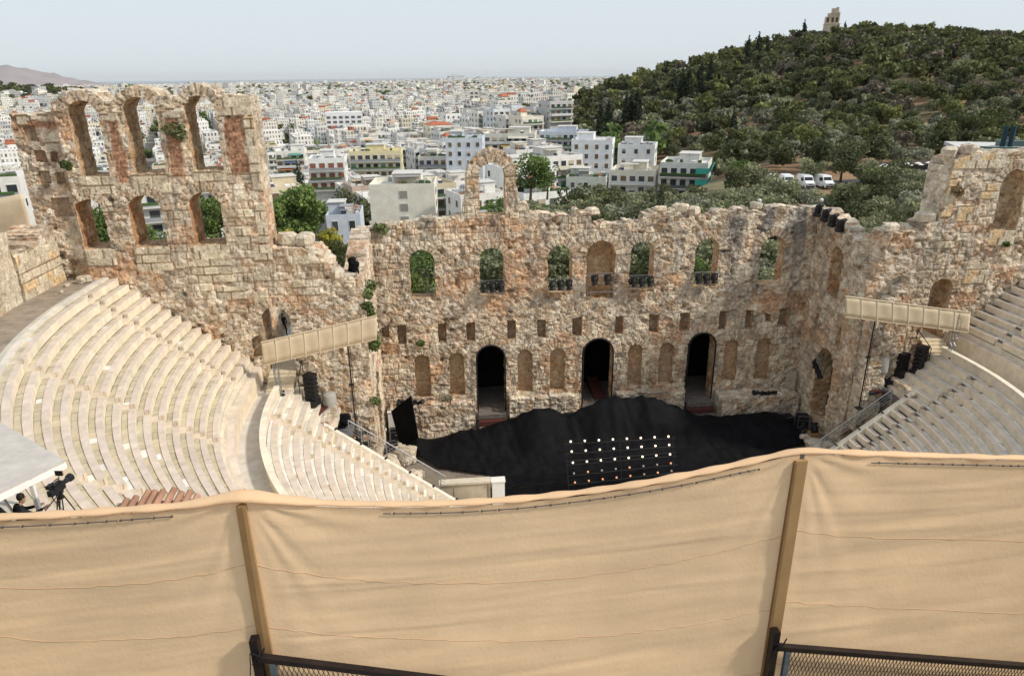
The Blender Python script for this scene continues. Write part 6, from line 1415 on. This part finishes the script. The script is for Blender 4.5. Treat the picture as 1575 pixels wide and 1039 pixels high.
e = empty('cafe_pavilion', (97, 98.8, float(ground_z(97, 98))), .12, 'long low cafe pavilion with a dark roof under the pines', 'building'); b = MB(); b.col = (.06, .055, .05); b.box((0, 0, 1.1), (22, 3, 2.2)); b.build('wall', M_COL, e); b = MB(); b.col = (.05, .03, .025); b.box((0, -.4, 2.4), (23, 4, .2), rx=.05); b.build('roof', M_COL, e)
# street lamps
for u, v, D, lb in ((1168, 312, 92, 'slim grey street lamp rising over the facade top'), (1263, 311, 95, 'slim grey street lamp just behind the right stage corner'), (1427, 305, 110, 'slim grey street lamp among the olives near the right tower'), (1240, 252, 160, 'short lamp post beside the parked vans')):
    p = CAM+dirp(u, v)*D; z0 = float(ground_z(p[0], p[1])); h = p[2]-z0; e = empty('street_lamp', (p[0], p[1], z0), 0, lb, 'street lamp'); b = MB(); b.tube((0, 0, 0), (0, 0, h), .09, .05, 6); b.build('pole', M_GMET, e); b = MB(); b.lathe((0, 0, h), [(.08, 0), (.22, .1), (.26, .35), (.1, .5)], 8); b.build('lamp_head', M_WHITE, e)
# hut with twin vent pipes behind the right tower
sp_ = CAM+dirp(1545, 226)*95
e = empty('service_building', (sp_[0]+4.5, sp_[1]+3, sp_[2]-4.0), -.45, 'flat grey roofed building behind the right tower with dark green twin vent pipes', 'building')
b = MB(); b.col = (.5, .49, .46); b.bxy(-6, 12, -4, 6, -17, 3.2); b.build('wall', M_COL, e)
b = MB(); b.col = (.52, .52, .50); b.bxy(-6.4, 12.4, -4.4, 6.4, 3.2, 3.6); b.col = (.1, .14, .14); b.bxy(-5, 4, -3, -2.4, 3.6, 3.85); b.bxy(-2, 8, 1, 2, 3.6, 4.2); b.build('roof', M_COL, e)
for q in (-2.3, -1.55): b = MB(); b.col = (.02, .05, .065); b.tube((q, -2, 3.6), (q, -2, 5.9), .26, n=12); b.tube((q, -2, 5.9), (q, -2, 6.0), .3, n=12); b.build('vent_pipe', M_COL, e)
# hilltop monument
p = CAM+dirp(1278, 46)*560; e = empty('hilltop_monument', (p[0], p[1], p[2]-4), -.45, 'tall broken marble monument on the hilltop', 'monument')
MM = mat('weathered_marble', (.60, .50, .37), .9, nscale=.9, namt=.3, bump=.15, bscale=1.2)
b = MB(); b.bxy(-5, 5, -2.2, 2.2, 0, 7.2); b.bxy(-5.3, 5.3, -2.5, 2.5, 7.2, 7.7); b.build('podium', MM, e)
b = MB()
for (x0, x1, z1) in ((-4.6, -3.3, 12.2), (-3.3, -1.2, 14.3), (-1.2, 1.5, 17.2), (1.5, 3.4, 17.8), (3.4, 4.4, 15.0)): b.bxy(x0, x1, -.3, 1.6, 7.7, z1)
for x in (-4.5, -1.2, 1.6, 4.1): b.bxy(x-.35, x+.35, -.8, -.3, 7.7, 13.8 if x > -2 else 11.8)
b.bxy(-1.4, 4.4, -.9, -.3, 13.8, 14.5); b.build('upper_storey', MM, e)
b = MB(); b.col = (.10, .07, .05)
for x in (-2.8, .2, 2.85): b.bxy(x-.75, x+.75, -.36, -.3, 8.6, 11.6); 
b.build('niche', M_COL, e)
b = MB(); b.col = (.7, .7, .68); b.bxy(-3, 3, -3, 3, 0, 3.6); o = b.build('small_hut', M_COL); q = CAM+dirp(1393, 62)*560; o.location = (q[0], q[1], q[2]-4); tag(o, 'small white hut on the hill crest right of the monument', 'hut')

# ------------------------------------------------------------------ thin summer haze
mb = MB(); mb.bxy(-92000, 92000, -92000, 92000, -97, 330)
hzb = mb.build('haze', mat('haze_surface')); hm = bpy.data.materials.new('haze_air'); hm.use_nodes = True; ht = hm.node_tree; ht.nodes.clear()
ho = ht.nodes.new('ShaderNodeOutputMaterial'); hp_ = ht.nodes.new('ShaderNodeVolumePrincipled'); hp_.inputs['Color'].default_value = (.93, .965, 1, 1); hp_.inputs['Density'].default_value = .000018; ht.links.new(hp_.outputs[0], ho.inputs['Volume'])
hzb.data.materials.clear(); hzb.data.materials.append(hm); tag(hzb, 'thin pale summer haze over the far city', 'haze', kind='stuff')
